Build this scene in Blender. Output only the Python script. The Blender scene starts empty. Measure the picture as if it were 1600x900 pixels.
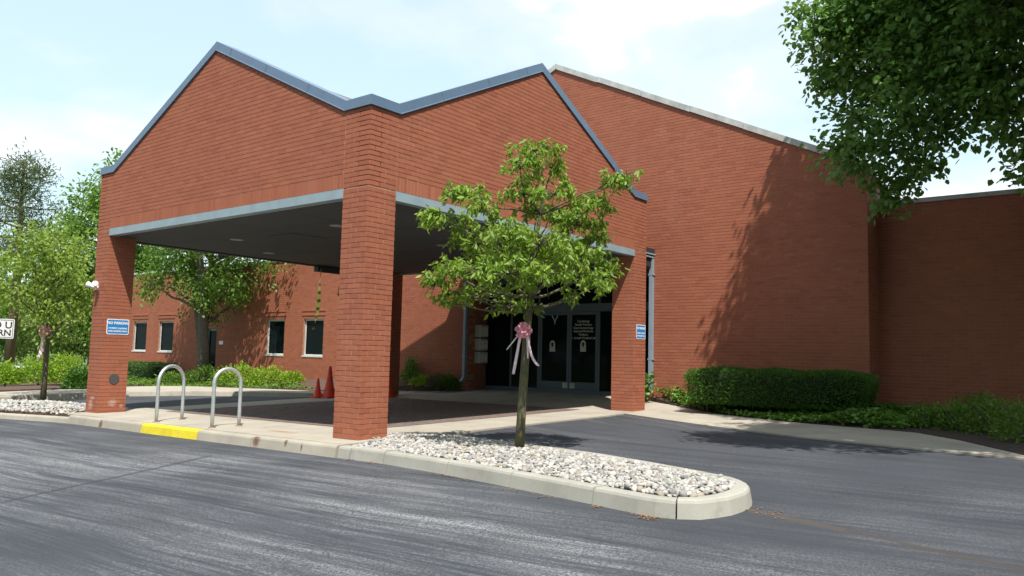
import bpy, bmesh, math, random
import numpy as np
from mathutils import Vector, Matrix

random.seed(7); rng = np.random.default_rng(7)
R = math.radians
scene = bpy.context.scene
COL = scene.collection

# ------------------------------------------------------------------ camera
F_PX, YAW, PIT, ROL = 1227.79, 0.6655, 0.0862, 0.0237
CAM = np.array([-8.1871, -9.3588, 1.3561])
_fw = np.array([math.cos(YAW)*math.cos(PIT), math.sin(YAW)*math.cos(PIT), math.sin(PIT)])
_r0 = np.array([math.sin(YAW), -math.cos(YAW), 0.0]); _u0 = np.cross(_r0, _fw)
_r = math.cos(ROL)*_r0 + math.sin(ROL)*_u0; _u = -math.sin(ROL)*_r0 + math.cos(ROL)*_u0
cd = bpy.data.cameras.new("camera"); cam = bpy.data.objects.new("camera", cd); COL.objects.link(cam)
cam.matrix_world = Matrix(((_r[0], _u[0], -_fw[0], CAM[0]), (_r[1], _u[1], -_fw[1], CAM[1]),
                           (_r[2], _u[2], -_fw[2], CAM[2]), (0, 0, 0, 1)))
cd.sensor_width = 36.0; cd.lens = F_PX/1600*36; cd.clip_start = 0.1; cd.clip_end = 2000
scene.camera = cam
scene.render.resolution_x = 1024; scene.render.resolution_y = 576

def pr(P):                                  # world point -> pixel of the 1600x900 photograph
    d = np.asarray(P, float) - CAM; z = d @ _fw
    return 800 + F_PX*(d @ _r)/z, 450 - F_PX*(d @ _u)/z
def ray(px, py): return _fw + _r*(px-800)/F_PX - _u*(py-450)/F_PX
def at_x(px, py, X): d = ray(px, py); return CAM + d*(X-CAM[0])/d[0]
def at_y(px, py, Y): d = ray(px, py); return CAM + d*(Y-CAM[1])/d[1]
def at_d(px, py, D): return CAM + ray(px, py)*D

# ------------------------------------------------------------------ sky, sun, exposure
SUN = Vector((0.378, 0.456, -1.0)).normalized()          # direction the sunlight travels
EL = math.asin(-SUN.z); AZ = math.atan2(-SUN.x, -SUN.y)
w = bpy.data.worlds.new("World"); scene.world = w; w.use_nodes = True
nt = w.node_tree; N = nt.nodes; N.clear()
def wn(t, **k):
    n = N.new(t)
    for a, b in k.items(): setattr(n, a, b)
    return n
sky = wn('ShaderNodeTexSky', sky_type='NISHITA', sun_disc=False, sun_elevation=EL, sun_rotation=AZ,
         altitude=200, air_density=1.0, dust_density=1.6, ozone_density=1.0)
tc = wn('ShaderNodeTexCoord'); sep = wn('ShaderNodeSeparateXYZ'); nt.links.new(tc.outputs['Generated'], sep.inputs[0])
mx = wn('ShaderNodeMath', operation='MAXIMUM'); nt.links.new(sep.outputs[2], mx.inputs[0]); mx.inputs[1].default_value = 0.02
ad = wn('ShaderNodeMath', operation='ADD'); nt.links.new(mx.outputs[0], ad.inputs[0]); ad.inputs[1].default_value = 0.12
dv = []
for i in (0, 1):
    m = wn('ShaderNodeMath', operation='DIVIDE'); nt.links.new(sep.outputs[i], m.inputs[0]); nt.links.new(ad.outputs[0], m.inputs[1]); dv.append(m)
cmb = wn('ShaderNodeCombineXYZ'); nt.links.new(dv[0].outputs[0], cmb.inputs[0]); nt.links.new(dv[1].outputs[0], cmb.inputs[1])
mp = wn('ShaderNodeMapping'); nt.links.new(cmb.outputs[0], mp.inputs[0]); mp.inputs['Location'].default_value = (7.62, 0.5, 0)
nz = wn('ShaderNodeTexNoise'); nz.inputs['Scale'].default_value = 1.15; nz.inputs['Detail'].default_value = 9; nz.inputs['Roughness'].default_value = 0.55; nz.inputs['Distortion'].default_value = 0.25
nt.links.new(mp.outputs[0], nz.inputs['Vector'])
cr = wn('ShaderNodeValToRGB'); cr.color_ramp.elements[0].position = 0.43; cr.color_ramp.elements[1].position = 0.66
nt.links.new(nz.outputs['Fac'], cr.inputs[0])
hz = wn('ShaderNodeMapRange'); hz.inputs['From Min'].default_value = 0.0; hz.inputs['From Max'].default_value = 0.5; hz.inputs['To Min'].default_value = 0.92; hz.inputs['To Max'].default_value = 0.66
nt.links.new(sep.outputs[2], hz.inputs['Value'])
mxa = wn('ShaderNodeMath', operation='MAXIMUM'); nt.links.new(cr.outputs[0], mxa.inputs[0]); nt.links.new(hz.outputs[0], mxa.inputs[1])
b1 = wn('ShaderNodeBackground'); nt.links.new(sky.outputs[0], b1.inputs[0]); b1.inputs[1].default_value = 0.13
cc = wn('ShaderNodeMix', data_type='RGBA'); nt.links.new(cr.outputs[0], cc.inputs[0]); cc.inputs[6].default_value = (.64, .83, .90, 1); cc.inputs[7].default_value = (.93, .97, 1.0, 1)
b2 = wn('ShaderNodeBackground'); nt.links.new(cc.outputs[2], b2.inputs[0]); b2.inputs[1].default_value = 0.95
ms = wn('ShaderNodeMixShader'); nt.links.new(mxa.outputs[0], ms.inputs[0]); nt.links.new(b1.outputs[0], ms.inputs[1]); nt.links.new(b2.outputs[0], ms.inputs[2])
wo = wn('ShaderNodeOutputWorld'); nt.links.new(ms.outputs[0], wo.inputs[0])
sl = bpy.data.lights.new("sun", 'SUN'); sl.energy = 5.0; sl.angle = R(0.53); sl.color = (1.0, 0.95, 0.88)
so = bpy.data.objects.new("sun", sl); COL.objects.link(so); so.rotation_mode = 'QUATERNION'
so.rotation_quaternion = Vector((0, 0, -1)).rotation_difference(SUN)
vs = scene.view_settings; vs.view_transform = 'Standard'; vs.look = 'None'; vs.gamma = 1.0; vs.exposure = 0.48; vs.use_curve_mapping = False

# ------------------------------------------------------------------ terrain heights
def clip(a, lo, hi): return min(max(a, lo), hi)
def ss(a, b, v):
    t = clip((v-a)/(b-a), 0, 1); return t*t*(3-2*t)
def P(x, y):                                # pavement level
    X = clip(x, -14, 13); Y = clip(y, -14, 22)
    z = .0113*X - .0144*Y + .0009*clip(x, 0, 13)*clip(y, 0, 14)
    return z + .17*ss(9, 11.4, x)*ss(-9, -1, y)*(1-ss(11, 15, y))
def A(x, y):                                # asphalt level
    return P(x, y) - .17 + .145*ss(-.3, 2.8, x)

# ------------------------------------------------------------------ materials
MATS = {}
class MB_:
    """small node helper"""
    def __init__(s, name):
        s.m = bpy.data.materials.new(name); s.m.use_nodes = True; s.t = s.m.node_tree
        s.b = s.t.nodes['Principled BSDF']; s.out = s.t.nodes['Material Output']; MATS[name] = s.m
    def n(s, t, ins=None, **k):
        nd = s.t.nodes.new(t)
        for a, b in k.items(): setattr(nd, a, b)
        for a, b in (ins or {}).items():
            if hasattr(b, 'is_linked') or isinstance(b, bpy.types.NodeSocket): s.t.links.new(b, nd.inputs[a])
            else: nd.inputs[a].default_value = b
        return nd
    def set(s, **k):
        for a, b in k.items():
            a = a.replace('_', ' ')
            if isinstance(b, bpy.types.NodeSocket): s.t.links.new(b, s.b.inputs[a])
            else: s.b.inputs[a].default_value = b
    def pos(s): return s.n('ShaderNodeNewGeometry').outputs['Position']
    def noise(s, scale, detail=4, rough=.55, vec=None, dim='3D'):
        return s.n('ShaderNodeTexNoise', {'Vector': vec if vec is not None else s.pos(), 'Scale': scale, 'Detail': detail, 'Roughness': rough}).outputs['Fac']
    def ramp(s, f, stops):
        r = s.n('ShaderNodeValToRGB', {'Fac': f}); e = r.color_ramp.elements
        while len(e) < len(stops): e.new(0.5)
        for i, (p, c) in enumerate(stops):
            e[i].position = p; e[i].color = (*c, 1) if not isinstance(c, (int, float)) else (c, c, c, 1)
        return r.outputs[0]
    def mix(s, f, a, b, mode='MIX'):
        nd = s.n('ShaderNodeMix', data_type='RGBA', blend_type=mode)
        for i, v in ((0, f), (6, a), (7, b)):
            if isinstance(v, bpy.types.NodeSocket): s.t.links.new(v, nd.inputs[i])
            elif isinstance(v, tuple): nd.inputs[i].default_value = (*v, 1)
            else: nd.inputs[i].default_value = v if i == 0 else (v, v, v, 1)
        return nd.outputs[2]
    def math(s, op, a, b=0.0, c=None):
        ins = {0: a, 1: b}
        if c is not None: ins[2] = c
        return s.n('ShaderNodeMath', ins, operation=op).outputs[0]
    def bump(s, h, strength=.3, dist=.01):
        s.t.links.new(s.n('ShaderNodeBump', {'Height': h, 'Strength': strength, 'Distance': dist}).outputs[0], s.b.inputs['Normal'])
    def sxyz(s, v): return s.n('ShaderNodeSeparateXYZ', {0: v}).outputs
    def cxyz(s, x, y, z=0.0): return s.n('ShaderNodeCombineXYZ', {0: x, 1: y, 2: z}).outputs[0]
    def spot(s, px, py, pz, rx, ry, rz, soft=.5):
        """1 inside an ellipsoid round a world point, frayed by noise"""
        q = s.sxyz(s.pos()); d = []
        for o, c, r in ((q[0], px, rx), (q[1], py, ry), (q[2], pz, rz)):
            d.append(s.math('DIVIDE', s.math('SUBTRACT', o, c), r))
        l = s.n('ShaderNodeVectorMath', {0: s.cxyz(*d)}, operation='LENGTH').outputs['Value']
        l = s.math('ADD', l, s.math('MULTIPLY', s.math('SUBTRACT', s.noise(30, 4), .5), 1.2))
        return s.n('ShaderNodeMapRange', {0: l, 1: 1.0, 2: soft, 3: 0.0, 4: 1.0}).outputs[0]

def simple(name, col, rough=.6, metal=0.0, var=.12, scale=6.0, bump=0.0, bscale=60, spec=.5):
    m = MB_(name); n = m.noise(scale, 5)
    lo = tuple(c*(1-var) for c in col); hi = tuple(min(1, c*(1+var)) for c in col)
    m.set(Base_Color=m.ramp(n, [(.3, lo), (.7, hi)]), Roughness=rough, Metallic=metal)
    m.b.inputs['Specular IOR Level'].default_value = spec
    if bump: m.bump(m.noise(bscale, 4), bump, .004)
    return m.m

def brick_mat(name, shift=(1, 1, 1)):
    m = MB_(name)
    g = m.n('ShaderNodeNewGeometry'); oi = m.n('ShaderNodeObjectInfo')
    rv = m.math('FRACT', m.math('ADD', g.outputs['Random Per Island'], oi.outputs['Random']))
    c = [(.285, .096, .053), (.305, .104, .057), (.325, .112, .062), (.290, .100, .058), (.345, .124, .070), (.255, .084, .048)]
    c = [tuple(a*b*t_ for a, b, t_ in zip(k, shift, (1.12, 1.10, 1.10))) for k in c]
    col = m.ramp(rv, [(0, c[5]), (.14, c[0]), (.4, c[1]), (.62, c[2]), (.82, c[3]), (1, c[4])])
    big = m.noise(.55, 4); col = m.mix(.22, col, m.ramp(big, [(.3, (.25, .080, .046)), (.7, (.36, .130, .076))]))
    fine = m.noise(55, 5, .7); col = m.mix(m.ramp(fine, [(.42, 0.0), (.75, .35)]), col, (.20, .070, .044))
    # pale lime bloom and weather streaks
    q = m.sxyz(m.pos()); st = m.noise(1.0, 5, .6, m.cxyz(m.math('MULTIPLY', q[0], 2.2), m.math('MULTIPLY', q[1], 2.2), m.math('MULTIPLY', q[2], .35)))
    col = m.mix(m.ramp(st, [(.56, 0.0), (.8, .22)]), col, (.40, .21, .15))
    if name == 'brick_red':                  # splashes of white paint on the foot of the left column
        for sp_ in ((0.0, 8.98, .06, .05, .13, .16, .3), (0.0, 8.90, .20, .05, .10, .05, .3), (.30, 8.61, .10, .12, .05, .10, .3), (.50, 8.61, .02, .05, .05, .05, .3)):
            col = m.mix(m.math('MULTIPLY', m.spot(*sp_), .34), col, (.62, .58, .54))
    m.set(Base_Color=col, Roughness=.86); m.b.inputs['Specular IOR Level'].default_value = .25
    m.bump(m.noise(140, 4), .35, .003)
    return m.m
BRICK = brick_mat('brick_red')
def mortar_mat():
    m = MB_('mortar'); n = m.noise(9, 5)
    m.set(Base_Color=m.ramp(n, [(.3, (.30, .16, .11)), (.7, (.40, .235, .17))]), Roughness=.95)
    return m.m
MORTAR = mortar_mat()

def concrete_mat(name, col, spots=(), stain=.25, rust=(.16, .06, .025)):
    m = MB_(name); c = tuple(col)
    base = m.ramp(m.noise(1.3, 6, .6), [(.28, tuple(k*.80 for k in c)), (.72, tuple(k*1.12 for k in c))])
    sp = m.noise(90, 4, .7); base = m.mix(m.ramp(sp, [(.5, 0.0), (.72, .45)]), base, tuple(k*.62 for k in c))
    dk = m.noise(4.2, 6, .65); base = m.mix(m.ramp(dk, [(.55, 0.0), (.78, stain)]), base, tuple(k*.45 for k in c))
    for s_ in spots: base = m.mix(m.math('MULTIPLY', m.spot(*s_), .85), base, rust)
    m.set(Base_Color=base, Roughness=.92); m.b.inputs['Specular IOR Level'].default_value = .25
    m.bump(m.noise(120, 5), .3, .004)
    return m.m

def leaf_mat(name, c1, c2, trans=.35, gloss=.35, sheen=.0):
    m = MB_(name); g = m.n('ShaderNodeNewGeometry')
    col = m.ramp(g.outputs['Random Per Island'], [(0, c1), (.55, tuple((a+b)/2 for a, b in zip(c1, c2))), (1, c2)])
    col = m.mix(.35, col, m.ramp(m.noise(1.1, 3), [(.3, c1), (.7, c2)]))
    m.set(Base_Color=col, Roughness=.5); m.b.inputs['Specular IOR Level'].default_value = gloss
    tr = m.n('ShaderNodeBsdfTranslucent', {'Color': m.mix(.5, col, tuple(min(1, k*1.5) for k in c2), 'MIX')})
    mixs = m.n('ShaderNodeMixShader', {0: trans, 1: m.b.outputs[0], 2: tr.outputs[0]})
    m.t.links.new(mixs.outputs[0], m.out.inputs[0])
    return m.m
def bark_mat(name, c1, c2, moss=None):
    m = MB_(name); q = m.sxyz(m.pos())
    v = m.cxyz(m.math('MULTIPLY', q[0], 3), m.math('MULTIPLY', q[1], 3), m.math('MULTIPLY', q[2], .7))
    n = m.noise(18, 6, .65, v); col = m.ramp(n, [(.35, c1), (.65, c2)])
    if moss: col = m.mix(m.ramp(m.noise(9, 5), [(.4, 0.0), (.65, .75)]), col, moss)
    m.set(Base_Color=col, Roughness=.95); m.bump(n, .6, .012)
    return m.m

def asphalt_mat():
    m = MB_('asphalt'); p = m.pos(); q = m.sxyz(p)
    # sealed surface worn in streaks along the traffic direction
    rx = m.math('ADD', m.math('MULTIPLY', q[0], .995), m.math('MULTIPLY', q[1], .06))
    wob = m.math('MULTIPLY', m.noise(.25, 2), .4)
    tw = m.n('ShaderNodeMapRange', {0: q[0], 1: 1.0, 2: 6.0, 3: 0.0, 4: .75}).outputs[0]
    rx = m.math('SUBTRACT', rx, m.math('MULTIPLY', tw, m.math('ADD', q[1], 1.0)))
    def sv(kx, ky): return m.cxyz(m.math('MULTIPLY', m.math('ADD', rx, wob), kx), m.math('MULTIPLY', q[1], ky))
    s1 = m.ramp(m.noise(1.0, 5, .6, sv(1.5, .14)), [(.42, 0.0), (.68, 1.0)])
    s2 = m.ramp(m.noise(1.0, 4, .6, sv(6.0, .16)), [(.46, 0.0), (.64, 1.0)])
    s3 = m.ramp(m.noise(1.0, 5, .7, sv(26.0, .9)), [(.47, 0.0), (.60, 1.0)])
    side = m.n('ShaderNodeMapRange', {0: q[0], 1: .5, 2: -2.4, 3: .30, 4: 1.0}).outputs[0]
    area = m.math('MULTIPLY', m.ramp(m.noise(.22, 3), [(.37, .16), (.60, 1.0)]), side)
    streak = m.math('MULTIPLY', m.math('ADD', m.math('ADD', m.math('MULTIPLY', s1, .40), m.math('MULTIPLY', s2, .30)), m.math('MULTIPLY', s3, .26)), area)
    fine = m.noise(48, 3, .9); fine2 = m.noise(150, 2, .7)
    speck = m.ramp(fine, [(.47, 0.0), (.545, 1.0)])
    worn = m.math('MULTIPLY', streak, m.math('ADD', m.math('MULTIPLY', speck, 1.25), .16))
    base = m.ramp(m.noise(.7, 5), [(.3, (.024, .028, .036)), (.7, (.038, .043, .053))])
    base = m.mix(m.ramp(fine2, [(.45, 0.0), (.75, .5)]), base, (.085, .090, .100))
    col = m.mix(m.math('MINIMUM', worn, 1.0), base, (.36, .365, .375))
    # white scuff flecks
    fl = m.ramp(m.noise(5.5, 6, .75, m.cxyz(m.math('MULTIPLY', q[0], 2.6), m.math('MULTIPLY', q[1], .8))), [(.66, 0.0), (.72, .7)])
    col = m.mix(m.math('MULTIPLY', fl, .5), col, (.42, .42, .43))
    # sealed joints: two long lines
    def line(x0, y0, x1, y1, wd, colr, amt, rag):
        nonlocal col
        dx, dy = x1-x0, y1-y0; L = math.hypot(dx, dy); dx /= L; dy /= L
        ax = m.math('SUBTRACT', q[0], x0); ay = m.math('SUBTRACT', q[1], y0)
        dd = m.math('ADD', m.math('MULTIPLY', ax, -dy), m.math('MULTIPLY', ay, dx))
        dd = m.math('ADD', dd, m.math('MULTIPLY', m.math('SUBTRACT', m.noise(2.5, 4), .5), rag))
        tt = m.math('ADD', m.math('MULTIPLY', ax, dx), m.math('MULTIPLY', ay, dy))
        inside = m.math('MULTIPLY', m.math('GREATER_THAN', tt, 0.0), m.math('LESS_THAN', tt, L))
        k = m.n('ShaderNodeMapRange', {0: m.math('ABSOLUTE', dd), 1: wd, 2: wd*.55, 3: 0.0, 4: amt}).outputs[0]
        col = m.mix(m.math('MULTIPLY', k, inside), col, colr)
    a, b = gpt(0, 786), gpt(330, 712); line(a[0], a[1], b[0], b[1], .05, (.030, .032, .040), .75, .10)
    a, b = gpt(1165, 796), gpt(1330, 830); line(a[0], a[1], b[0], b[1], .10, (.075, .060, .05), .7, .22)
    a, b = gpt(1320, 828), gpt(1640, 900); line(a[0], a[1], b[0], b[1], .07, (.055, .047, .042), .8, .18)
    m.set(Base_Color=col, Roughness=.82); m.b.inputs['Specular IOR Level'].default_value = .35
    h = m.math('ADD', m.math('MULTIPLY', fine, .6), m.math('MULTIPLY', fine2, .4)); m.bump(h, .55, .008)
    return m.m
def gpt(px, py, fn=None, dz=0.0):
    fn = fn or A
    d = ray(px, py); t = 10.0
    for i in range(200):
        Q = CAM + t*d; t = .8*t + .2*(fn(Q[0], Q[1]) + dz - CAM[2])/d[2]
    return CAM + t*d

ASPHALT = asphalt_mat()
z0 = lambda x, y, h: P(x, y) + h
CONC = concrete_mat('concrete_walk', (.385, .35, .29), spots=[(.10, 2.05, P(0, 2), .14, .5, .06, .2)], stain=.30, rust=(.30, .17, .09))
KERB = concrete_mat('concrete_kerb', (.375, .345, .285), spots=[(-.62, 7.05, -.23, .06, .10, .11, .5), (-.62, 1.72, -.10, .06, .12, .14, .4), (-.62, 2.2, -.02, .06, .05, .03, .4), (-.62, .95, -.06, .06, .05, .08, .4), (-.62, .55, -.10, .06, .03, .08, .4)], stain=.30, rust=(.13, .055, .03))
KERB2 = concrete_mat('concrete_island_kerb', (.36, .35, .305), stain=.5)
def yellow_mat():
    m = MB_('yellow_paint'); n = m.noise(7, 6, .7); col = m.ramp(m.noise(3, 4), [(.3, (.58, .46, .02)), (.7, (.72, .60, .02))])
    col = m.mix(m.ramp(n, [(.60, 0.0), (.68, .75)]), col, (.36, .33, .26)); col = m.mix(m.ramp(m.noise(45, 4), [(.5, 0.0), (.75, .3)]), col, (.35, .28, .05))
    m.set(Base_Color=col, Roughness=.65); m.bump(m.noise(80, 4), .25, .003); return m.m
YELLOW = yellow_mat()
PAVER = brick_mat('paver_brown', (.40, 1.30, 2.25))
SAND = simple('joint_sand', (.22, .18, .15), .95)
METAL_BLUE = simple('blue_grey_metal', (.115, .175, .26), .42, .0, .06, 3)
BEAM = simple('pale_blue_steel', (.25, .325, .36), .55, .0, .10, 4)
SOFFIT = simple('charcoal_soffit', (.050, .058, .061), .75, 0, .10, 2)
GALV = simple('galvanised_steel', (.50, .53, .54), .42, .55, .10, 14)
FRAME = simple('slate_blue_aluminium', (.075, .105, .135), .45, 0, .06, 4)
DOWNS = simple('downspout_paint', (.24, .31, .37), .5, 0, .08, 5)
WFRAME = simple('pale_window_frame', (.55, .55, .52), .5)
WHITE = simple('white_plastic', (.78, .78, .76), .45, 0, .04)
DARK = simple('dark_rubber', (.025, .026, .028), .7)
ROOF = simple('grey_shingle', (.12, .12, .125), .9, 0, .25, 12)
COPING_GREY = simple('weathered_coping', (.42, .42, .40), .75, 0, .28, 3)
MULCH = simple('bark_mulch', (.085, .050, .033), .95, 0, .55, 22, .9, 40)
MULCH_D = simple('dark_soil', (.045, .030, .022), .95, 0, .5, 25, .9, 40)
GRASS = simple('lawn', (.07, .13, .025), .9, 0, .35, 3, .8, 60)
def glass_mat(name, col, rough=.04):
    m = MB_(name); m.set(Base_Color=(*col, 1), Roughness=rough); m.b.inputs['IOR'].default_value = 1.11; return m.m
GLASS = glass_mat('dark_glass', (.006, .010, .010))
GLASS_W = glass_mat('window_glass', (.004, .009, .009))
INK_W = simple('white_vinyl', (.72, .73, .70), .6, var=.03)

# ------------------------------------------------------------------ mesh helpers
def link(o, parent=None):
    COL.objects.link(o)
    if parent is not None: o.parent = parent
    return o
def mesh(name, V, Fc, mat, parent=None, smooth=False, loc=None):
    me = bpy.data.meshes.new(name); me.from_pydata([tuple(v) for v in V], [], [tuple(f) for f in Fc]); me.update()
    if mat is not None: me.materials.append(mat)
    if smooth:
        me.polygons.foreach_set('use_smooth', [True]*len(me.polygons))
    o = bpy.data.objects.new(name, me); link(o, parent)
    if loc is not None: o.location = loc
    return o
def tag(o, label=None, cat=None, group=None, kind=None):
    for k, v in (('label', label), ('category', cat), ('group', group), ('kind', kind)):
        if v is not None: o[k] = v
    return o
def empty(name, loc=(0, 0, 0), rz=0.0):
    o = bpy.data.objects.new(name, None); COL.objects.link(o); o.location = loc; o.rotation_euler = (0, 0, rz); o.empty_display_size = .1
    return o
class MB:
    def __init__(s): s.V = []; s.F = []
    def add(s, V, Fc):
        b = len(s.V); s.V += [tuple(v) for v in V]; s.F += [tuple(i+b for i in f) for f in Fc]; return s
    def box(s, x0, x1, y0, y1, z0, z1):
        return s.add([(x0, y0, z0), (x1, y0, z0), (x1, y1, z0), (x0, y1, z0), (x0, y0, z1), (x1, y0, z1), (x1, y1, z1), (x0, y1, z1)],
                     [(0, 3, 2, 1), (4, 5, 6, 7), (0, 1, 5, 4), (1, 2, 6, 5), (2, 3, 7, 6), (3, 0, 4, 7)])
    def prism(s, poly, d):                  # closed polygon (3-D points) extruded by the vector d
        n = len(poly); A_ = [Vector(p) for p in poly]; B_ = [p + Vector(d) for p in A_]
        return s.add(A_ + B_, [tuple(range(n))[::-1], tuple(range(n, 2*n))] + [(i, (i+1) % n, n+(i+1) % n, n+i) for i in range(n)])
    def tube(s, pts, rad, n=8, cap=True):
        pts = [Vector(p) for p in pts]
        if isinstance(rad, (int, float)): rad = [rad]*len(pts)
        V = []; up = None
        for i, p in enumerate(pts):
            t = (pts[min(i+1, len(pts)-1)] - pts[max(i-1, 0)]).normalized()
            if up is None: up = t.orthogonal().normalized()
            up = (up - t*up.dot(t)).normalized(); sd = t.cross(up)
            for k in range(n):
                a = 2*math.pi*k/n; V.append(p + (up*math.cos(a) + sd*math.sin(a))*rad[i])
        Fc = [(i*n+k, i*n+(k+1) % n, (i+1)*n+(k+1) % n, (i+1)*n+k) for i in range(len(pts)-1) for k in range(n)]
        if cap: Fc += [tuple(range(n))[::-1], tuple(range((len(pts)-1)*n, len(pts)*n))]
        return s.add(V, Fc)
    def lathe(s, prof, c=(0, 0, 0), n=20):
        V = []; Fc = []
        for r_, z in prof:
            for k in range(n): a = 2*math.pi*k/n; V.append((c[0]+r_*math.cos(a), c[1]+r_*math.sin(a), c[2]+z))
        for i in range(len(prof)-1):
            for k in range(n): Fc.append((i*n+k, i*n+(k+1) % n, (i+1)*n+(k+1) % n, (i+1)*n+k))
        Fc += [tuple(range(n))[::-1], tuple(range((len(prof)-1)*n, len(prof)*n))]
        return s.add(V, Fc)
    def build(s, name, mat, parent=None, smooth=False, bevel=0.0, loc=None):
        o = mesh(name, s.V, s.F, mat, parent, smooth, loc)
        if bevel:
            bm = bmesh.new(); bm.from_mesh(o.data); bmesh.ops.bevel(bm, geom=bm.edges[:], offset=bevel, segments=2, affect='EDGES', profile=.6)
            bm.to_mesh(o.data); bm.free()
        return o
def fix_normals(o):
    bm = bmesh.new(); bm.from_mesh(o.data); bmesh.ops.recalc_face_normals(bm, faces=bm.faces[:]); bm.to_mesh(o.data); bm.free(); return o
def inpoly(x, y, poly):
    c = False; j = len(poly)-1
    for i in range(len(poly)):
        if (poly[i][1] > y) != (poly[j][1] > y) and x < (poly[j][0]-poly[i][0])*(y-poly[i][1])/(poly[j][1]-poly[i][1]) + poly[i][0]: c = not c
        j = i
    return c
def sheet(name, poly, zf, mat, step=.5, skirt=.3, parent=None):
    """a ground sheet over a polygon, following zf(x,y), with a skirt down its rim"""
    bm = bmesh.new(); vs_ = [bm.verts.new((x, y, 0)) for x, y in poly]; bm.faces.new(vs_)
    xs = [p[0] for p in poly]; ys = [p[1] for p in poly]
    for ax, lo, hi in ((0, min(xs), max(xs)), (1, min(ys), max(ys))):
        n = int((hi-lo)/step)
        for i in range(1, n):
            co = [0, 0, 0]; no = [0, 0, 0]; co[ax] = lo + (hi-lo)*i/n; no[ax] = 1
            bmesh.ops.bisect_plane(bm, geom=bm.verts[:]+bm.edges[:]+bm.faces[:], plane_co=co, plane_no=no)
    rim = [e for e in bm.edges if len(e.link_faces) == 1]
    if skirt:
        g = bmesh.ops.extrude_edge_only(bm, edges=rim)
        low = {v for v in g['geom'] if isinstance(v, bmesh.types.BMVert)}
    else: low = set()
    for v in bm.verts: v.co.z = zf(v.co.x, v.co.y) - (skirt if v in low else 0)
    bmesh.ops.recalc_face_normals(bm, faces=bm.faces[:])
    up = sum(f.normal.z*f.calc_area() for f in bm.faces)
    if up < 0: bmesh.ops.reverse_faces(bm, faces=bm.faces[:])
    me = bpy.data.meshes.new(name); bm.to_mesh(me); bm.free(); me.materials.append(mat)
    o = bpy.data.objects.new(name, me); link(o, parent); return o

# ------------------------------------------------------------------ ground, road, walks
g = sheet('ground', [(-400, -400), (400, -400), (400, 400), (-400, 400)], lambda x, y: -1.3, GRASS, 40, 0); tag(g, kind='structure')
lawn = sheet('lawn', [(-40, 19.2), (1.3, 18.0), (5.6, 18.6), (10.0, 31), (40, 31), (60, 90), (-60, 90)], lambda x, y: P(x, y)+.05-.95*ss(20.5, 31, y-.25*min(0, x)), GRASS, 1.5, .8); tag(lawn, kind='structure')
road = sheet('road', [(-45, -45), (14, -45), (14, -9.6), (12.0, -9.6), (10.6, 0), (10.6, 15), (8, 20), (-45, 30)], A, ASPHALT, .6, .2); tag(road, kind='structure')

# kerbs: stones swept along a polyline
def kerb_stones(path, name_parent, mat, cuts, zf=P, wd=.16, deep=.30, top=0.0, gap=.008, flip=1, mats=None):
    pts = [Vector((x, y, 0)) for x, y in path]; L = [0]
    for a, b in zip(pts, pts[1:]): L.append(L[-1] + (b-a).length)
    def at(s_):
        s_ = clip(s_, 0, L[-1])
        for i in range(len(L)-1):
            if s_ <= L[i+1]+1e-9:
                return pts[i].lerp(pts[i+1], (s_-L[i])/(L[i+1]-L[i]))
    def fr(s_):
        p = at(s_); t = (at(s_+.25)-at(s_-.25)).normalized(); return p, Vector((-t.y, t.x, 0))*flip
    prof = [(-.036, -deep), (-.030, -.19), (-.004, -.035), (.010, -.010), (.036, 0), (wd-.02, 0), (wd, -.012), (wd, -deep)]
    for i, (a, b) in enumerate(zip(cuts, cuts[1:])):
        a += gap; b -= gap; n = max(2, int((b-a)/.18)); V = []; Fc = []; k = len(prof)
        jit = random.uniform(-.006, .006)
        for j in range(n+1):
            p, nn = fr(a + (b-a)*j/n); zz = zf(p.x, p.y) + top + jit
            for u_, h_ in prof: V.append((p.x+nn.x*u_, p.y+nn.y*u_, zz+h_))
        for j in range(n):
            for q in range(k-1): Fc.append((j*k+q, j*k+q+1, (j+1)*k+q+1, (j+1)*k+q))
        Fc += [tuple(range(k)), tuple(range(n*k, n*k+k))[::-1]]
        o = mesh('kerb_stone', V, Fc, (mats or {}).get(i, mat), name_parent); fix_normals(o)
def plen(path): return sum(math.hypot(b[0]-a[0], b[1]-a[1]) for a, b in zip(path, path[1:]))

# main slab in front of, under and behind the canopy
PLAZA = [(-.47, 8.95), (-.47, -.22), (1.7, -.22), (7.9, -.12), (7.3, -1.1), (6.26, -2.83), (5.25, -4.99), (4.76, -6.57), (4.32, -8.2), (4.0, -9.3),
         (4.6, -8.3), (6.35, -7.2), (7.3, -6.4), (7.6, -5.5), (8.0, -4.1), (8.92, -2.4), (9.5, -1.36), (10.1, -.4), (10.6, .6), (11.75, .6), (11.75, 7.2), (10.66, 7.2),
         (10.47, 7.78), (10.09, 9.12), (9.3, 9.6), (.65, 9.35), (.65, 9.22), (-.2, 9.22)]
pav = sheet('pavement', PLAZA, P, CONC, .6, .22); tag(pav, kind='structure')
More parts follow.
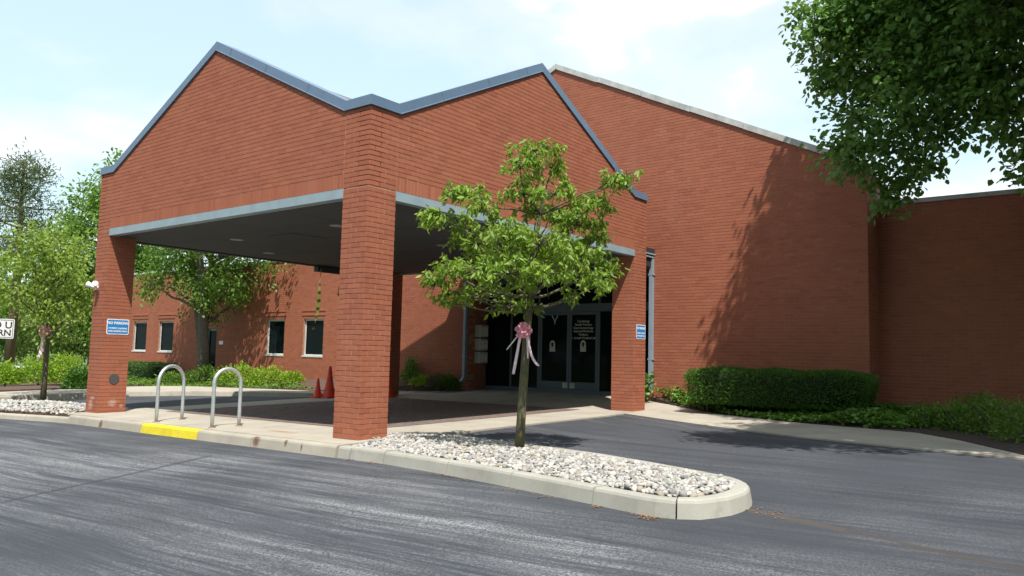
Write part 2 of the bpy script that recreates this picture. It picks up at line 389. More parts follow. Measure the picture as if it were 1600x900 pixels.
# slabs with open joints on the strip beside the kerb and along the right edge
def slab(x0, x1, y0, y1, parent, rise=.006):
    n = 4; V = []; Fc = []; gp = .006
    x0 += gp; x1 -= gp; y0 += gp; y1 -= gp
    for i in range(n+1):
        for j in range(n+1):
            x = x0+(x1-x0)*i/n; y = y0+(y1-y0)*j/n; V.append((x, y, P(x, y)+rise))
    for i in range(n):
        for j in range(n): a = i*(n+1)+j; Fc.append((a, a+n+1, a+n+2, a+1))
    rim = [i*(n+1) for i in range(n+1)] + [n*(n+1)+j for j in range(1, n+1)] + [i*(n+1)+n for i in range(n-1, -1, -1)] + [j for j in range(n-1, 0, -1)]
    b = len(V)
    for i in rim: x, y, z = V[i]; V.append((x, y, z-.03))
    m_ = len(rim)
    for k in range(m_): Fc.append((rim[k], b+k, b+(k+1) % m_, rim[(k+1) % m_]))
    fix_normals(mesh('slab', V, Fc, CONC, parent))
ys = [-.20, 1.22, 2.9, 4.5, 6.2, 8.0, 8.55]
for a, b in zip(ys, ys[1:]): slab(-.46, 1.22, a, b, pav)
for a, b in zip([1.22, 2.75, 4.3, 5.8, 7.4, 8.9], [2.75, 4.3, 5.8, 7.4, 8.9, 10.3]): slab(a, b, -.10 if a > 7 else -.20, 1.22, pav)
for a, b in zip([1.22, 2.9, 4.6, 6.3, 8.0], [2.9, 4.6, 6.3, 8.0, 9.3]): slab(a, b, 8.0, 9.33, pav)
for i, a in enumerate([1.22, 2.9, 4.6, 6.3]): slab(8.1, 9.6, a, a+1.7, pav); slab(9.6, 11.5, a, a+1.7 if i < 3 else 7.15, pav)
# herringbone pavers
def pavers():
    V = []; Fc = []; Lp, Wp = .20, .10; x0, x1, y0, y1 = 1.23, 8.09, 1.23, 7.99; gp = .003
    def put(xa, xb, ya, yb):
        xa, xb, ya, yb = max(xa, x0), min(xb, x1), max(ya, y0), min(yb, y1)
        if xb-xa < .03 or yb-ya < .03: return
        xa += gp; xb -= gp; ya += gp; yb -= gp; h = random.uniform(.012, .018); b = len(V)
        for x, y in ((xa, ya), (xb, ya), (xb, yb), (xa, yb)): V.append((x, y, P(x, y)+h))
        for x, y in ((xa, ya), (xb, ya), (xb, yb), (xa, yb)): V.append((x, y, P(x, y)-.01))
        Fc.extend([(b, b+1, b+2, b+3)] + [(b+i, b+4+i, b+4+(i+1) % 4, b+(i+1) % 4) for i in range(4)])
    # border course
    bw = .22
    k = x0
    while k < x1:
        put(k, k+.11, y0, y0+bw); put(k, k+.11, y1-bw, y1); k += .11
    k = y0+bw
    while k < y1-bw:
        put(x0, x0+bw, k, min(k+.11, y1-bw)); put(x1-bw, x1, k, min(k+.11, y1-bw)); k += .11
    X0, X1, Y0, Y1 = x0+bw, x1-bw, y0+bw, y1-bw
    bx0, bx1, by0, by1 = X0, X1, Y0, Y1
    def putc(xa, xb, ya, yb):
        xa, xb, ya, yb = max(xa, bx0), min(xb, bx1), max(ya, by0), min(yb, by1)
        if xb-xa > .02 and yb-ya > .02: put(xa, xb, ya, yb)
    # 90 degree herringbone on a W grid: cell c=(i-j) mod 4 -> 0,1 one horizontal brick; 2,3 one vertical brick
    ni = int((bx1-bx0)/Wp)+2; nj = int((by1-by0)/Wp)+2
    for i in range(-2, ni):
        for j in range(-2, nj):
            c = (i-j) % 4; x = bx0+i*Wp; y = by0+j*Wp
            if c == 0: putc(x, x+Lp, y, y+Wp)
            elif c == 3: putc(x, x+Wp, y, y+Lp)
    return V, Fc
pf = sheet('paver_drive', [(1.225, 1.225), (8.095, 1.225), (8.095, 7.995), (1.225, 7.995)], lambda x, y: P(x, y)+.0075, SAND, 1.0, 0); tag(pf, kind='structure')
V_, F_ = pavers(); tag(mesh('paver_field', V_, F_, PAVER, pf), kind='stuff')

# street kerb (front of the walk)
kerb = empty('street_kerb', (0, 0, 0)); tag(kerb, kind='structure')
path = [(-.62, 8.55), (-.62, -.25)]
cuts = [0, 1.5, 3.12, 4.18, 5.09, 6.7, 8.8]
kerb_stones(path, kerb, KERB, cuts, mats={2: YELLOW, 3: YELLOW}, flip=1, wd=.165)
# pebble island in front of the right drive
ISL_F = [(-.60, -.27), (-.60, -1.1), (-.74, -2.3), (-.98, -3.6), (-1.24, -4.82), (-1.44, -5.7), (-1.45, -5.98), (-1.30, -6.22), (-1.0, -6.34), (-.6, -6.36), (-.25, -6.28), (.08, -6.1), (.30, -5.85), (.42, -5.55)]
ISL_B = [(.42, -5.55), (.80, -4.6), (1.13, -3.64), (1.5, -1.95), (1.72, -.45), (1.72, -.24)]
isl = empty('island_kerb', (0, 0, 0)); tag(isl, kind='structure')
Lf = plen(ISL_F); kerb_stones(ISL_F, isl, KERB2, [0, .28, 1.0, 2.35, 3.55, 4.85, 5.85, 7.25, Lf], flip=1, wd=.17, deep=.34)
Lb = plen(ISL_B); kerb_stones(ISL_B, isl, KERB2, [0, 1.4, 2.9, 4.2, Lb], flip=1, wd=.15, deep=.3)
def inset(poly, d):
    n = len(poly); c = []
    for i in range(n):
        a = Vector(poly[i-1]); b = Vector(poly[i]); e = Vector(poly[(i+1) % n])
        t1 = (b-a).normalized(); t2 = (e-b).normalized(); nn = (Vector((-t1.y, t1.x)) + Vector((-t2.y, t2.x)))
        nn = nn.normalized() if nn.length > 1e-6 else Vector((-t1.y, t1.x)); c.append(tuple(b + nn*d))
    return c
ISL = ISL_F + ISL_B[1:]
ISL_IN = inset(ISL, .15)
ISL_IN = [p for p in ISL_IN]
gb = sheet('gravel_bed', ISL_IN, lambda x, y: P(x, y)-.07, MULCH, .6, .15); tag(gb, kind='structure')
# left pebble bed beyond the left column
LBED = [(-.55, 9.25), (-.80, 8.62), (-.97, 10.2), (-1.25, 11.6), (-1.45, 13.2), (-1.2, 14.4), (-.4, 14.6), (.55, 14.4), (1.15, 13.4), (1.35, 11.8), (1.2, 9.45), (.62, 9.3)]
lk = empty('left_bed_kerb', (0, 0, 0)); tag(lk, kind='structure')
LB_F = [(-.62, 8.54), (-.72, 9.1), (-.95, 10.2), (-1.22, 11.6), (-1.42, 13.0), (-1.35, 14.2), (-.8, 14.9), (-.1, 15.0), (.7, 14.6), (1.2, 13.6), (1.38, 12.0), (1.3, 9.4)][::-1]
Ll = plen(LB_F); kerb_stones(LB_F, lk, KERB, list(np.linspace(0, Ll, 10)), top=-.05, flip=1, wd=.15)
LBP = inset(LB_F[::-1], -.0)
LIN = [(-.46, 8.75), (-.56, 9.15), (-.79, 10.2), (-1.06, 11.6), (-1.26, 13.0), (-1.18, 14.1), (-.72, 14.72), (-.1, 14.82), (.6, 14.45), (1.04, 13.55), (1.22, 12.0), (1.14, 9.4), (-.2, 9.3)][::-1]
gl = sheet('gravel_bed', LIN, lambda x, y: P(x, y)-.10, MULCH, .6, .15); tag(gl, kind='structure')
# far walk along the planting bed, with its kerb
FS_F = [(-30, 20.0), (-8, 15.8), (.28, 15.0), (1.38, 15.3), (2.6, 15.14), (3.63, 14.79), (4.94, 13.58), (5.89, 11.96), (6.42, 10.87), (7.0, 10.0), (8.2, 9.5)]
FS_B = [(10.0, 9.2), (9.3, 10.8), (8.6, 12.1), (8.33, 13.53), (7.92, 15.06), (7.24, 17.0), (5.5, 18.1), (3.9, 18.1), (1.3, 18.0), (-8, 18.8), (-30, 23)]
farz = lambda x, y: P(x, y) + .09*ss(8.6, 6.2, x) + .02
fw_ = sheet('far_pavement', FS_F + FS_B, farz, CONC, .6, .3); tag(fw_, kind='structure')
fk = empty('far_kerb', (0, 0, 0)); tag(fk, kind='structure')
Lk = plen(FS_F); kerb_stones(FS_F, fk, KERB, list(np.linspace(0, Lk, 22)), zf=farz, top=.012, flip=1, wd=.15)
# planting beds
XW = 10.7
bedz = lambda x, y: P(x, y) + .025 + .25*ss(8.9, 10.7, x)*ss(7.6, 9.5, y)
bw1 = sheet('planting_bed', [(10.68, 7.2), (10.72, 33), (5.6, 33), (3.5, 20), (4.0, 18.15), (5.6, 18.15), (7.3, 17.0), (7.97, 15.1), (8.38, 13.55), (8.65, 12.1), (9.35, 10.8), (10.09, 9.15), (10.47, 7.8)], bedz, MULCH, .6, .25); tag(bw1, kind='structure')
bw0 = sheet('planting_bed', [(4.0, 18.15), (3.5, 20.5), (-16, 22.5), (-16, 19.6), (-8, 18.85), (1.3, 18.05)], lambda x, y: P(x, y)+.16, MULCH, .8, .3); tag(bw0, kind='structure')
ivz = lambda x, y: P(x, y) + .014 + .10*ss(9.9, 10.65, x)
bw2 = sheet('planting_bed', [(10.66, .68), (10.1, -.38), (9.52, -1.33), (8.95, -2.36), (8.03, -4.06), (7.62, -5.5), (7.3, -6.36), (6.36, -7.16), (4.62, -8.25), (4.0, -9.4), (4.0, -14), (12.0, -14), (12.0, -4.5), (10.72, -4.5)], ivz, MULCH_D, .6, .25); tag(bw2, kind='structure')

# ------------------------------------------------------------------ brickwork
CH, BL, JT, REC = .0813, .243, .010, .006
ALLB = {'canopy': [], 'building': []}
FR = {'-x': (-math.pi/2, lambda o, u: (o[0], o[1]-u)), '-y': (0.0, lambda o, u: (o[0]+u, o[1]))}
def clip_poly(poly, a, b, c):               # keep a*u+b*z<=c
    out = []
    for i in range(len(poly)):
        p, q = poly[i], poly[(i+1) % len(poly)]; dp = a*p[0]+b*p[1]-c; dq = a*q[0]+b*q[1]-c
        if dp <= 0: out.append(p)
        if (dp < 0 < dq) or (dq < 0 < dp):
            t = dp/(dp-dq); out.append((p[0]+(q[0]-p[0])*t, p[1]+(q[1]-p[1])*t))
    return out
def lay(key, parent, face, org, u0, u1, z0_, z1_, phase=0.0, holes=(), tops=(), shoulder=None, zref=0.0, soldier=None, length=BL):
    """running bond on a wall face. org: plan point of u=0; tops: half planes (a,b,c) that cut bricks above 'shoulder'"""
    L_ = ALLB[key]; k0 = int(math.floor((z0_-zref)/CH)); k1 = int(math.ceil((z1_-zref)/CH))
    def put(ua, ub, za, zb):
        ua, ub, za, zb = max(ua, u0), min(ub, u1), max(za, z0_), min(zb, z1_)
        if ub-ua < .03 or zb-za < .02: return
        pieces = [(ua, ub)]
        for (ha, hb, hc, hd) in holes:
            if za+1e-4 < hd and zb-1e-4 > hc:
                nx = []
                for (a, b) in pieces:
                    if b <= ha or a >= hb: nx.append((a, b)); continue
                    if a < ha: nx.append((a, ha))
                    if b > hb: nx.append((hb, b))
                pieces = nx
        for a, b in pieces:
            if b-a < .03: continue
            q = [(a+JT/2, za+JT/2), (b-JT/2, za+JT/2), (b-JT/2, zb-JT/2), (a+JT/2, zb-JT/2)]; cut = False
            if tops and zb > (shoulder if shoulder is not None else -1e9):
                for t in tops:
                    n_ = len(q); q2 = clip_poly(q, *t)
                    if q2 != q: cut = True
                    q = q2
                    if len(q) < 3: break
            if len(q) < 3: continue
            us = [p[0] for p in q]; zs = [p[1] for p in q]
            if (max(us)-min(us)) < .02 or max(zs)-min(zs) < .015: continue
            L_.append((parent, face, org, q, cut))
    if soldier:
        n = int(round((u1-u0)/CH)); s_ = (u1-u0)/n
        for i in range(n): put(u0+i*s_, u0+(i+1)*s_, soldier[0], soldier[1])
    for k in range(k0, k1):
        za, zb = zref+k*CH, zref+(k+1)*CH
        if soldier and zb <= soldier[1]+.03 and za >= soldier[0]-.03: continue
        off = phase + (0 if k % 2 == 0 else length/2); i0 = int(math.floor((u0-off)/length))-1
        u = off + i0*length
        while u < u1:
            put(u, u+length, za, zb); u += length
def finish_bricks(key, maxobj=300):
    items = []
    for it in ALLB[key]:
        parent, face, org, q, cut = it; rz, fn = FR[face]
        uc = sum(p[0] for p in q)/len(q); zc = sum(p[1] for p in q)/len(q); x, y = fn(org, uc)
        d = np.array([x, y, zc])-CAM; dp = d @ _fw; px, py = pr((x, y, zc)) if dp > .5 else (-1e4, 0)
        nrm = np.array([-1, 0, 0]) if face == '-x' else np.array([0, -1, 0])
        cs = -(d @ nrm)/np.linalg.norm(d)
        vis = 5 < px < 1595 and 5 < py < 895 and cs > .05
        us = [p[0] for p in q]; zs = [p[1] for p in q]
        ok = vis and not cut and VIS[key](px, py, x, y, zc)
        area = (max(us)-min(us))*(max(zs)-min(zs))*cs/dp**2 if ok else 0
        items.append((area, it))
    order = sorted(range(len(items)), key=lambda i: -items[i][0])
    pick = {i for i in order[:maxobj] if items[i][0] > 0}
    cache = {}; rest = {}
    for i, (ar, (parent, face, org, q, cut)) in enumerate(items):
        rz, fn = FR[face]
        if i in pick:
            u_0, u_1 = q[0][0], q[1][0]; za, zb = q[0][1], q[2][1]; ky = (round(u_1-u_0, 3), round(zb-za, 3))
            if ky not in cache:
                lx, lz = ky[0]/2, ky[1]/2; c = .003
                V = [(-lx, REC+.01, -lz), (lx, REC+.01, -lz), (lx, REC+.01, lz), (-lx, REC+.01, lz), (-lx, c, -lz), (lx, c, -lz), (lx, c, lz), (-lx, c, lz), (-lx+c, 0, -lz+c), (lx-c, 0, -lz+c), (lx-c, 0, lz-c), (-lx+c, 0, lz-c)]
                Fc = [(8, 9, 10, 11)] + [(a+i_, a+(i_+1) % 4, b+(i_+1) % 4, b+i_) for a, b in ((0, 4), (4, 8)) for i_ in range(4)]
                me = bpy.data.meshes.new('brick'); me.from_pydata(V, [], Fc); me.update(); me.materials.append(BRICK); cache[ky] = me
            o = bpy.data.objects.new('brick', cache[ky]); COL.objects.link(o); o.parent = parent
            x, y = fn(org, (u_0+u_1)/2); pl = parent.location
            j = random.uniform(-.0015, .0015)
            o.location = (x + (j if face == '-x' else 0), y + (j if face == '-y' else 0), (za+zb)/2); o.rotation_euler = (0, 0, rz)
        else:
            rest.setdefault(parent.name, (parent, []))[1].append((face, org, q))
    for nm, (parent, L_) in rest.items():
        V = []; Fc = []
        for face, org, q in L_:
            rz, fn = FR[face]; b = len(V); n = len(q); dx, dy = (1, 0) if face == '-x' else (0, 1)
            j = random.uniform(-.0015, .0015)
            for u, z in q: x, y = fn(org, u); V.append((x+dx*j, y+dy*j, z))
            for u, z in q: x, y = fn(org, u); V.append((x+dx*(REC+.01), y+dy*(REC+.01), z))
            Fc.append(tuple(b+i for i in range(n)))
            for i in range(n): Fc.append((b+n+i, b+n+(i+1) % n, b+(i+1) % n, b+i))
        o = mesh('brick_courses', V, Fc, BRICK, parent); o['kind'] = 'stuff'

# ------------------------------------------------------------------ entrance canopy
LX, LY, CW = 9.11, 9.21, .605
HBT, HBB, HF, HA, FL = 4.0, 3.84, 5.304, 7.232, .63
can = empty('entrance_canopy', (0, 0, 0)); tag(can, 'open red brick canopy with cross gables and blue metal coping on square columns', 'canopy')
def column(x0, y0, faces, phase):
    zb = min(P(x0, y0), P(x0+CW, y0), P(x0, y0+CW)) - .12
    o = MB().box(x0+REC, x0+CW-REC, y0+REC, y0+CW-REC, zb, HBT-.003).build('column', MORTAR, can)
    if '-x' in faces: lay('canopy', o, '-x', (x0, y0+CW), 0, CW, zb, HBT, phase=CW if not phase else CW, length=.242)
    if '-y' in faces: lay('canopy', o, '-y', (x0, y0), 0, CW, zb, HBT, phase=.121, length=.242)
    return o
colF = column(0, 0, ('-x', '-y'), 0); colL = column(0, LY-CW, ('-x', '-y'), 0)
colR = column(LX-CW, 0, ('-x', '-y'), 0); colB = column(LX-CW, LY-CW, ('-x', '-y'), 0)
# gable walls: mortar cores and bricks
TH = .28
def gable_pts(L, e=REC):
    return [(e, HBT), (L-e, HBT), (L-e, HF), (L-FL, HF), (L/2, HA), (FL, HF), (e, HF)]
def gable(axis, off, L, inner):
    pts = gable_pts(L)
    if axis == 'x': poly = [(off, L-u, z) for u, z in pts]; d = (inner, 0, 0)
    else: poly = [(u, off, z) for u, z in pts]; d = (0, inner, 0)
    o = MB().prism(poly, d).build('gable_wall', MORTAR, can); fix_normals(o); return o
gX = gable('x', REC, LY, TH); gY = gable('y', REC, LX, TH)
# keep the inner ends of the two front walls from sharing the corner planes
gXb = gable('x', LX-REC, LY, -TH+.01); gYb = gable('y', LY-REC, LX, -TH+.01)
def gtops(L):
    s_ = (HA-HF)/(L/2-FL)
    return [(-s_, 1, HF-s_*FL), (s_, 1, HF+s_*(L-FL))]
for key, parent, face, org, L in (('canopy', gX, '-x', (0, LY), LY), ('canopy', gY, '-y', (0, 0), LX)):
    lay(key, parent, face, org, CW, L-CW, HBT, HA, phase=(CW if face == '-x' else .121), tops=gtops(L), shoulder=HF, soldier=(HBT, HBT+3*CH), length=.242, zref=HBT-49*CH)
    for a, b in ((0, CW), (L-CW, L)):
        lay(key, parent, face, org, a, b, HBT, HF+.02, phase=(CW if face == '-x' else .121), length=.242, zref=HBT-49*CH, tops=[(0, 1, HF)], shoulder=HF)
# the gable walls meet at the corner column: bricks above FL..CW band
# steel beams
MB().box(-.012, .16, CW-.01, LY-CW+.01, HBB, HBT-.004).build('beam', BEAM, can)
MB().box(CW-.01, LX-CW+.01, -.012, .16, HBB, HBT-.004).build('beam', BEAM, can)
MB().box(LX-.16, LX+.012, CW-.01, LY-CW+.01, HBB-.03, HBT-.004).build('beam', BEAM, can)
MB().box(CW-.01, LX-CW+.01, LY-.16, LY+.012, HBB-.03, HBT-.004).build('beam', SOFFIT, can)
# soffit panels
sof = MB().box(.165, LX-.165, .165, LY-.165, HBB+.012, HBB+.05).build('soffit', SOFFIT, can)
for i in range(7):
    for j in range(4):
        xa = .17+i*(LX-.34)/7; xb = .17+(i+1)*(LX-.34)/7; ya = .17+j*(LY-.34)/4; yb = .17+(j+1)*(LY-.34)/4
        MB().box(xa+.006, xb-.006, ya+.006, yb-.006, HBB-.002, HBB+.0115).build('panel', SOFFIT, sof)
LAMP = simple('soffit_lamp', (.26, .26, .25), .35)
for px, py in ((370, 374), (465, 370), (527, 352), (692, 383), (420, 395)):
    Q = CAM + ray(px, py)*((HBB-CAM[2])/ray(px, py)[2])
    if px == 465:
        MB().box(Q[0]-.42, Q[0]+.42, Q[1]-.42, Q[1]+.42, HBB-.012, HBB-.0025).build('access_hatch', SOFFIT, can)
    else:
        MB().lathe([(.13, -.014), (.15, -.012), (.15, -.003), (.13, -.0025)], (Q[0], Q[1], HBB), 20).build('soffit_light', LAMP, can, True)
# loose trim hanging under the far edge
MB().box(6.11, 8.5, LY-.20, LY-.02, 3.66, HBB-.035).build('loose_trim', SOFFIT, can)
# metal coping on each gable
def coping(axis, off, L, out, front):
    q_ = .0195
    pts = [(-q_, HF), (FL, HF), (L/2, HA), (L-FL, HF), (L+q_, HF)]
    hh, tw = (.155 if axis == 'x' else .158), .42
    def W(u, z, d): return (off+out*d, L-u, z) if axis == 'x' else (u, off+out*d, z)
    # mitred stations
    st = []
    for i, p in enumerate(pts):
        a = Vector(pts[i-1]) if i else None; b = Vector(p); c = Vector(pts[i+1]) if i < len(pts)-1 else None
        n1 = Vector((-(b-a).y, (b-a).x)).normalized() if a is not None else None
        n2 = Vector((-(c-b).y, (c-b).x)).normalized() if c is not None else None
        if n1 is None: m_ = n2; k = 1
        elif n2 is None: m_ = n1; k = 1
        else: m_ = (n1+n2).normalized(); k = 1/max(.5, m_.dot(n1))
        st.append((b, m_*k))
    prof = [(.032, -.012), (.032, -.002), (.020, .004), (.020, hh), (-tw, hh), (-tw, .02)]      # (outward, along normal)
    V = []; Fc = []; k = len(prof)
    for b, m_ in st:
        for d, h in prof: q = b + m_*h; V.append(W(q.x, q.y, d))
    for i in range(len(st)-1):
        for j in range(k): Fc.append((i*k+j, i*k+(j+1) % k, (i+1)*k+(j+1) % k, (i+1)*k+j))
    Fc += [tuple(range(k)), tuple(range((len(st)-1)*k, len(st)*k))[::-1]]
    o = mesh('coping', V, Fc, METAL_BLUE, can); fix_normals(o)
    if front:                                # standing cover plates over the joints
        for sgn in (1, -1):
            for f in (.12, .42, .74):
                a = Vector((L/2, HA)); b = Vector((L-FL if sgn > 0 else FL, HF)); c = a.lerp(b, f); t = (b-a).normalized(); nn = Vector((-t.y, t.x)); nn = nn if nn.y > 0 else -nn
                q = [c-t*.012+nn*.0, c+t*.012+nn*.0, c+t*.012+nn*(hh-.002), c-t*.012+nn*(hh-.002)]
                MB().prism([W(p.x, p.y, .019) for p in q], [b_-a_ for a_, b_ in zip(W(0, 0, .019), W(0, 0, .0245))]).build('joint_plate', METAL_BLUE, o)
coping('x', 0, LY, -1, True); coping('y', 0, LX, -1, True); coping('x', LX, LY, 1, False); coping('y', LY, LX, 1, False)
# crossing gable roofs, just below the coping
for ax in (0, 1):
    L = LY if ax == 0 else LX; W_ = LX if ax == 0 else LY; e = .31+ax*.004; dz = -.03-ax*.004
    top = [(FL, HF+dz), (L/2, HA+dz), (L-FL, HF+dz), (L-FL, HF+dz-.1), (L/2, HA+dz-.1), (FL, HF+dz-.1)]
    poly = [(e, L-u, z) if ax == 0 else (u, e, z) for u, z in top]
    o = MB().prism(poly, (W_-2*e, 0, 0) if ax == 0 else (0, W_-2*e, 0)).build('roof', ROOF, can); fix_normals(o)
MB().box(.3, LX-.3, .3, LY-.3, HF-.12, HF-.06).build('roof_deck', ROOF, can)
# round vent cover on the left column
vc = at_y(178, 592, LY-CW)
o = MB().lathe([(.001, .0), (.105, .0), (.115, .006), (.115, .022), (.001, .022)], (0, 0, 0), 24).build('vent_cover', simple('vent_grey', (.07, .065, .065), .6), can)
o.rotation_euler = (R(90), 0, 0); o.location = (vc[0], LY-CW+.012, vc[2])

# ------------------------------------------------------------------ main building
bld = empty('brick_building', (XW, 4, 0)); tag(bld, 'long red brick building with broad gable, recessed glass entrance and low wings', 'building')
bld.location = (0, 0, 0)
YC, YE0, YE1, YM = -4.78, .76, 7.17, 3.95
ZG, ZS = 10.0, 5.83
SL = (ZG-ZS)/(YM-YC); YGL = 12.68; ZW = 4.9; XD = 11.62; ZD = 5.10; XDOOR = 11.55; ZH = 3.82
zbg = -.45
def core(name, X, ya, yb, za, zb, holes, th=.3, mat=MORTAR, parent=bld):
    us = sorted({ya, yb} | {h[0] for h in holes} | {h[1] for h in holes}); zs = sorted({za, zb} | {h[2] for h in holes} | {h[3] for h in holes})
    m = MB()
    for a, b in zip(us, us[1:]):
        for c, d in zip(zs, zs[1:]):
            if any(h[0]-1e-6 <= a and b <= h[1]+1e-6 and h[2]-1e-6 <= c and d <= h[3]+1e-6 for h in holes): continue
            m.box(X+REC, X+th, a, b, c, d)
    o = m.build(name, mat, parent)
    bm = bmesh.new(); bm.from_mesh(o.data); bmesh.ops.remove_doubles(bm, verts=bm.verts[:], dist=1e-5); bm.to_mesh(o.data); bm.free()
    return o
# gable wall (with entrance opening)
gw = core('gable_wall', XW, YC+REC, YGL, zbg, ZS, [(YE0, YE1, zbg, ZH)])
m = MB().prism([(XW+REC, YC+REC, ZS), (XW+REC, YGL, ZS), (XW+REC, YM, ZG)], (.29, 0, 0)); fix_normals(m.build('gable_top', MORTAR, gw))
# u runs along -y from YGL
uo = YGL
lay('building', gw, '-x', (XW, YGL), 0, YGL-YC, zbg, ZG, holes=[(uo-YE1, uo-YE0, zbg, ZH)], tops=[(-SL, 1, ZG-SL*(uo-YM)), (SL, 1, ZG+SL*(uo-YM))], shoulder=-9)
# return wall and shaded wing on the right
rw = MB().box(XW+.305, XD+.3, YC+REC, YC+.3, zbg, ZS-.002).build('return_wall', MORTAR, bld)
lay('building', rw, '-y', (XW, YC), 0, XD-XW, zbg, ZS, phase=.12)
dw = core('side_wall', XD, -24, YC+.004, zbg, ZD, [])
lay('building', dw, '-x', (XD, YC), 0, 11.0, zbg, ZD)
MB().box(XD-.03, XD+.33, -24, YC-.002, ZD, ZD+.10).build('coping', COPING_GREY, bld)
# left wing with its windows
WIN = [(14.42, 15.62), (16.82, 18.0), (25.2, 26.5), (27.65, 28.95)]
WZ0, WZ1 = 1.16, 2.58
DY0, DY1, DZ1 = 21.6, 22.45, 2.25
wingh = [(a, b, WZ0, WZ1) for a, b in WIN] + [(DY0, DY1, zbg, DZ1)]
ww = core('wing_wall', XW, YGL, 32, zbg, ZW, wingh)
lay('building', ww, '-x', (XW, 32), 0, 32-YGL, zbg, ZW, holes=[(32-b, 32-a, c, d) for a, b, c, d in wingh])
MB().box(XW-.04, XW+.34, YGL+.002, 32.04, ZW, ZW+.09).build('coping', COPING_GREY, bld)
for a, b in WIN:
    wdo = MB().box(XW+.085, XW+.14, a+.002, a+.06, WZ0+.002, WZ1-.002).box(XW+.085, XW+.14, b-.06, b-.002, WZ0+.002, WZ1-.002).box(XW+.085, XW+.14, a+.06, b-.06, WZ1-.06, WZ1-.002).box(XW+.085, XW+.14, a+.06, b-.06, WZ0+.03, WZ0+.075).build('window', WFRAME, bld)
    MB().box(XW+.105, XW+.12, a+.055, b-.055, WZ0+.07, WZ1-.055).build('pane', GLASS_W, wdo)
    MB().box(XW-.02, XW+.15, a-.02, b+.02, WZ0-.03, WZ0+.03).build('sill', WFRAME, wdo)
    for zz in (WZ1+.17, WZ1+.335):
        MB().box(XW-.022, XW+.02, a-.10, b+.10, zz-.036, zz+.036).build('lintel_course', BRICK, wdo)
dr = MB().box(XW+.12, XW+.17, DY0+.002, DY1-.002, -.2, .45).box(XW+.12, XW+.17, DY0+.002, DY0+.08, .45, DZ1).box(XW+.12, XW+.17, DY1-.08, DY1-.002, .45, DZ1).box(XW+.12, XW+.17, DY0+.08, DY1-.08, 2.15, DZ1).build('door', simple('grey_green_door', (.20, .25, .24), .5), bld)
MB().box(XW+.135, XW+.15, DY0+.08, DY1-.08, .45, 2.15).build('pane', GLASS, dr)
MB().box(XW-.02, XW+.004, 21.05, 21.35, 1.55, 1.70).build('plaque', WHITE, bld)
# coping on the big gable, in lengths
nseg = 6
for sgn in (-1, 1):
    ye = YC if sgn < 0 else YGL
    for i in range(nseg):
        f0, f1 = i/nseg, (i+1)/nseg
        ya = YM+(ye-YM)*f0; yb = YM+(ye-YM)*f1; za = ZG-SL*abs(ya-YM); zb = ZG-SL*abs(yb-YM); j = random.uniform(-.012, .012); e = .006*sgn
        poly = [(XW-.045, ya+e, za+j+.005), (XW-.045, yb-e, zb+j+.005), (XW-.045, yb-e, zb+.165+j), (XW-.045, ya+e, za+.165+j)]
        o = MB().prism(poly, (.36, 0, 0)).build('coping', COPING_GREY, bld); fix_normals(o)
# roofs behind the parapets
o = MB().prism([(XW+.30, YC+.1, ZS-.1), (XW+.30, YM, ZG-.12), (XW+.30, YGL-.1, ZS-.1)], (14, 0, 0)).build('roof', ROOF, bld); fix_normals(o)
MB().box(XW+.31, XW+14, YGL, 31.9, ZW-.3, ZW-.2).build('roof', ROOF, bld)
MB().box(XD+.31, XD+14, -23.9, YC-.1, ZD-.3, ZD-.2).build('roof', ROOF, bld)
MB().box(XW+.2, XW+14, 31.7, 32.0, zbg, ZW-.01).build('end_wall', BRICK, bld)
# recessed entrance: side walls, ceiling, floor line, glazed front
sw = MB().box(XW+.305, XDOOR+.2, YE1+REC, YE1+.29, zbg, ZH+.4).build('recess_wall', MORTAR, bld)
lay('building', sw, '-y', (XW, YE1), 0, XDOOR-XW, .1, ZH, phase=.05)
MB().box(XW+.305, XDOOR+.2, YE0-.29, YE0, zbg, ZH+.4).build('recess_wall', BRICK, bld)
MB().box(XW+.302, XDOOR+.3, YE0+.001, YE1-.001, ZH+.001, ZH+.06).build('recess_ceiling', SOFFIT, bld)
zf0 = P(XDOOR, 4) - .02
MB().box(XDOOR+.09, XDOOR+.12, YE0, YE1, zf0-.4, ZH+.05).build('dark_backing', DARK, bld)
ent = MB()
yA, yB = YE0+.004, YE1-.004
ZT = 2.72
yposts = [yA, 1.55, 2.45, 3.55, 4.65, 5.55, yB-.07]
yposts = sorted({round(at_x(px, 560, XDOOR)[1], 3) for px in (758.5, 799, 842, 936)} | {yA+.03, 1.45})
for y in yposts: ent.box(XDOOR-.03, XDOOR+.06, y-.035, y+.035, zf0-.05, ZH)
ym = at_x(889.5, 560, XDOOR)[1]
ent.box(XDOOR-.035, XDOOR+.055, yA, yB, ZH-.16, ZH-.002).box(XDOOR-.034, XDOOR+.056, yA, yB, ZT, ZT+.24).box(XDOOR-.033, XDOOR+.057, yA, yB, zf0-.05, zf0+.13)
fo = ent.build('entrance_frame', FRAME, bld)
yp = sorted(yposts)
pn = [yA+.06] + [y for y in yp if y > yA+.1] 
for a, b in zip(pn, pn[1:]):
    if a < ym < b: continue
    MB().box(XDOOR+.005, XDOOR+.02, a+.034, b-.034, zf0+.12, ZT+.005).build('pane', GLASS, fo)
    MB().box(XDOOR+.005, XDOOR+.02, a+.034, b-.034, ZT+.235, ZH-.155).build('pane', GLASS, fo)
yl = [y for y in yp if y > ym][0]; yr = [y for y in yp if y < ym][-1]
MB().box(XDOOR+.005, XDOOR+.02, yr+.034, yl-.034, ZT+.235, ZH-.155).build('pane', GLASS, fo)
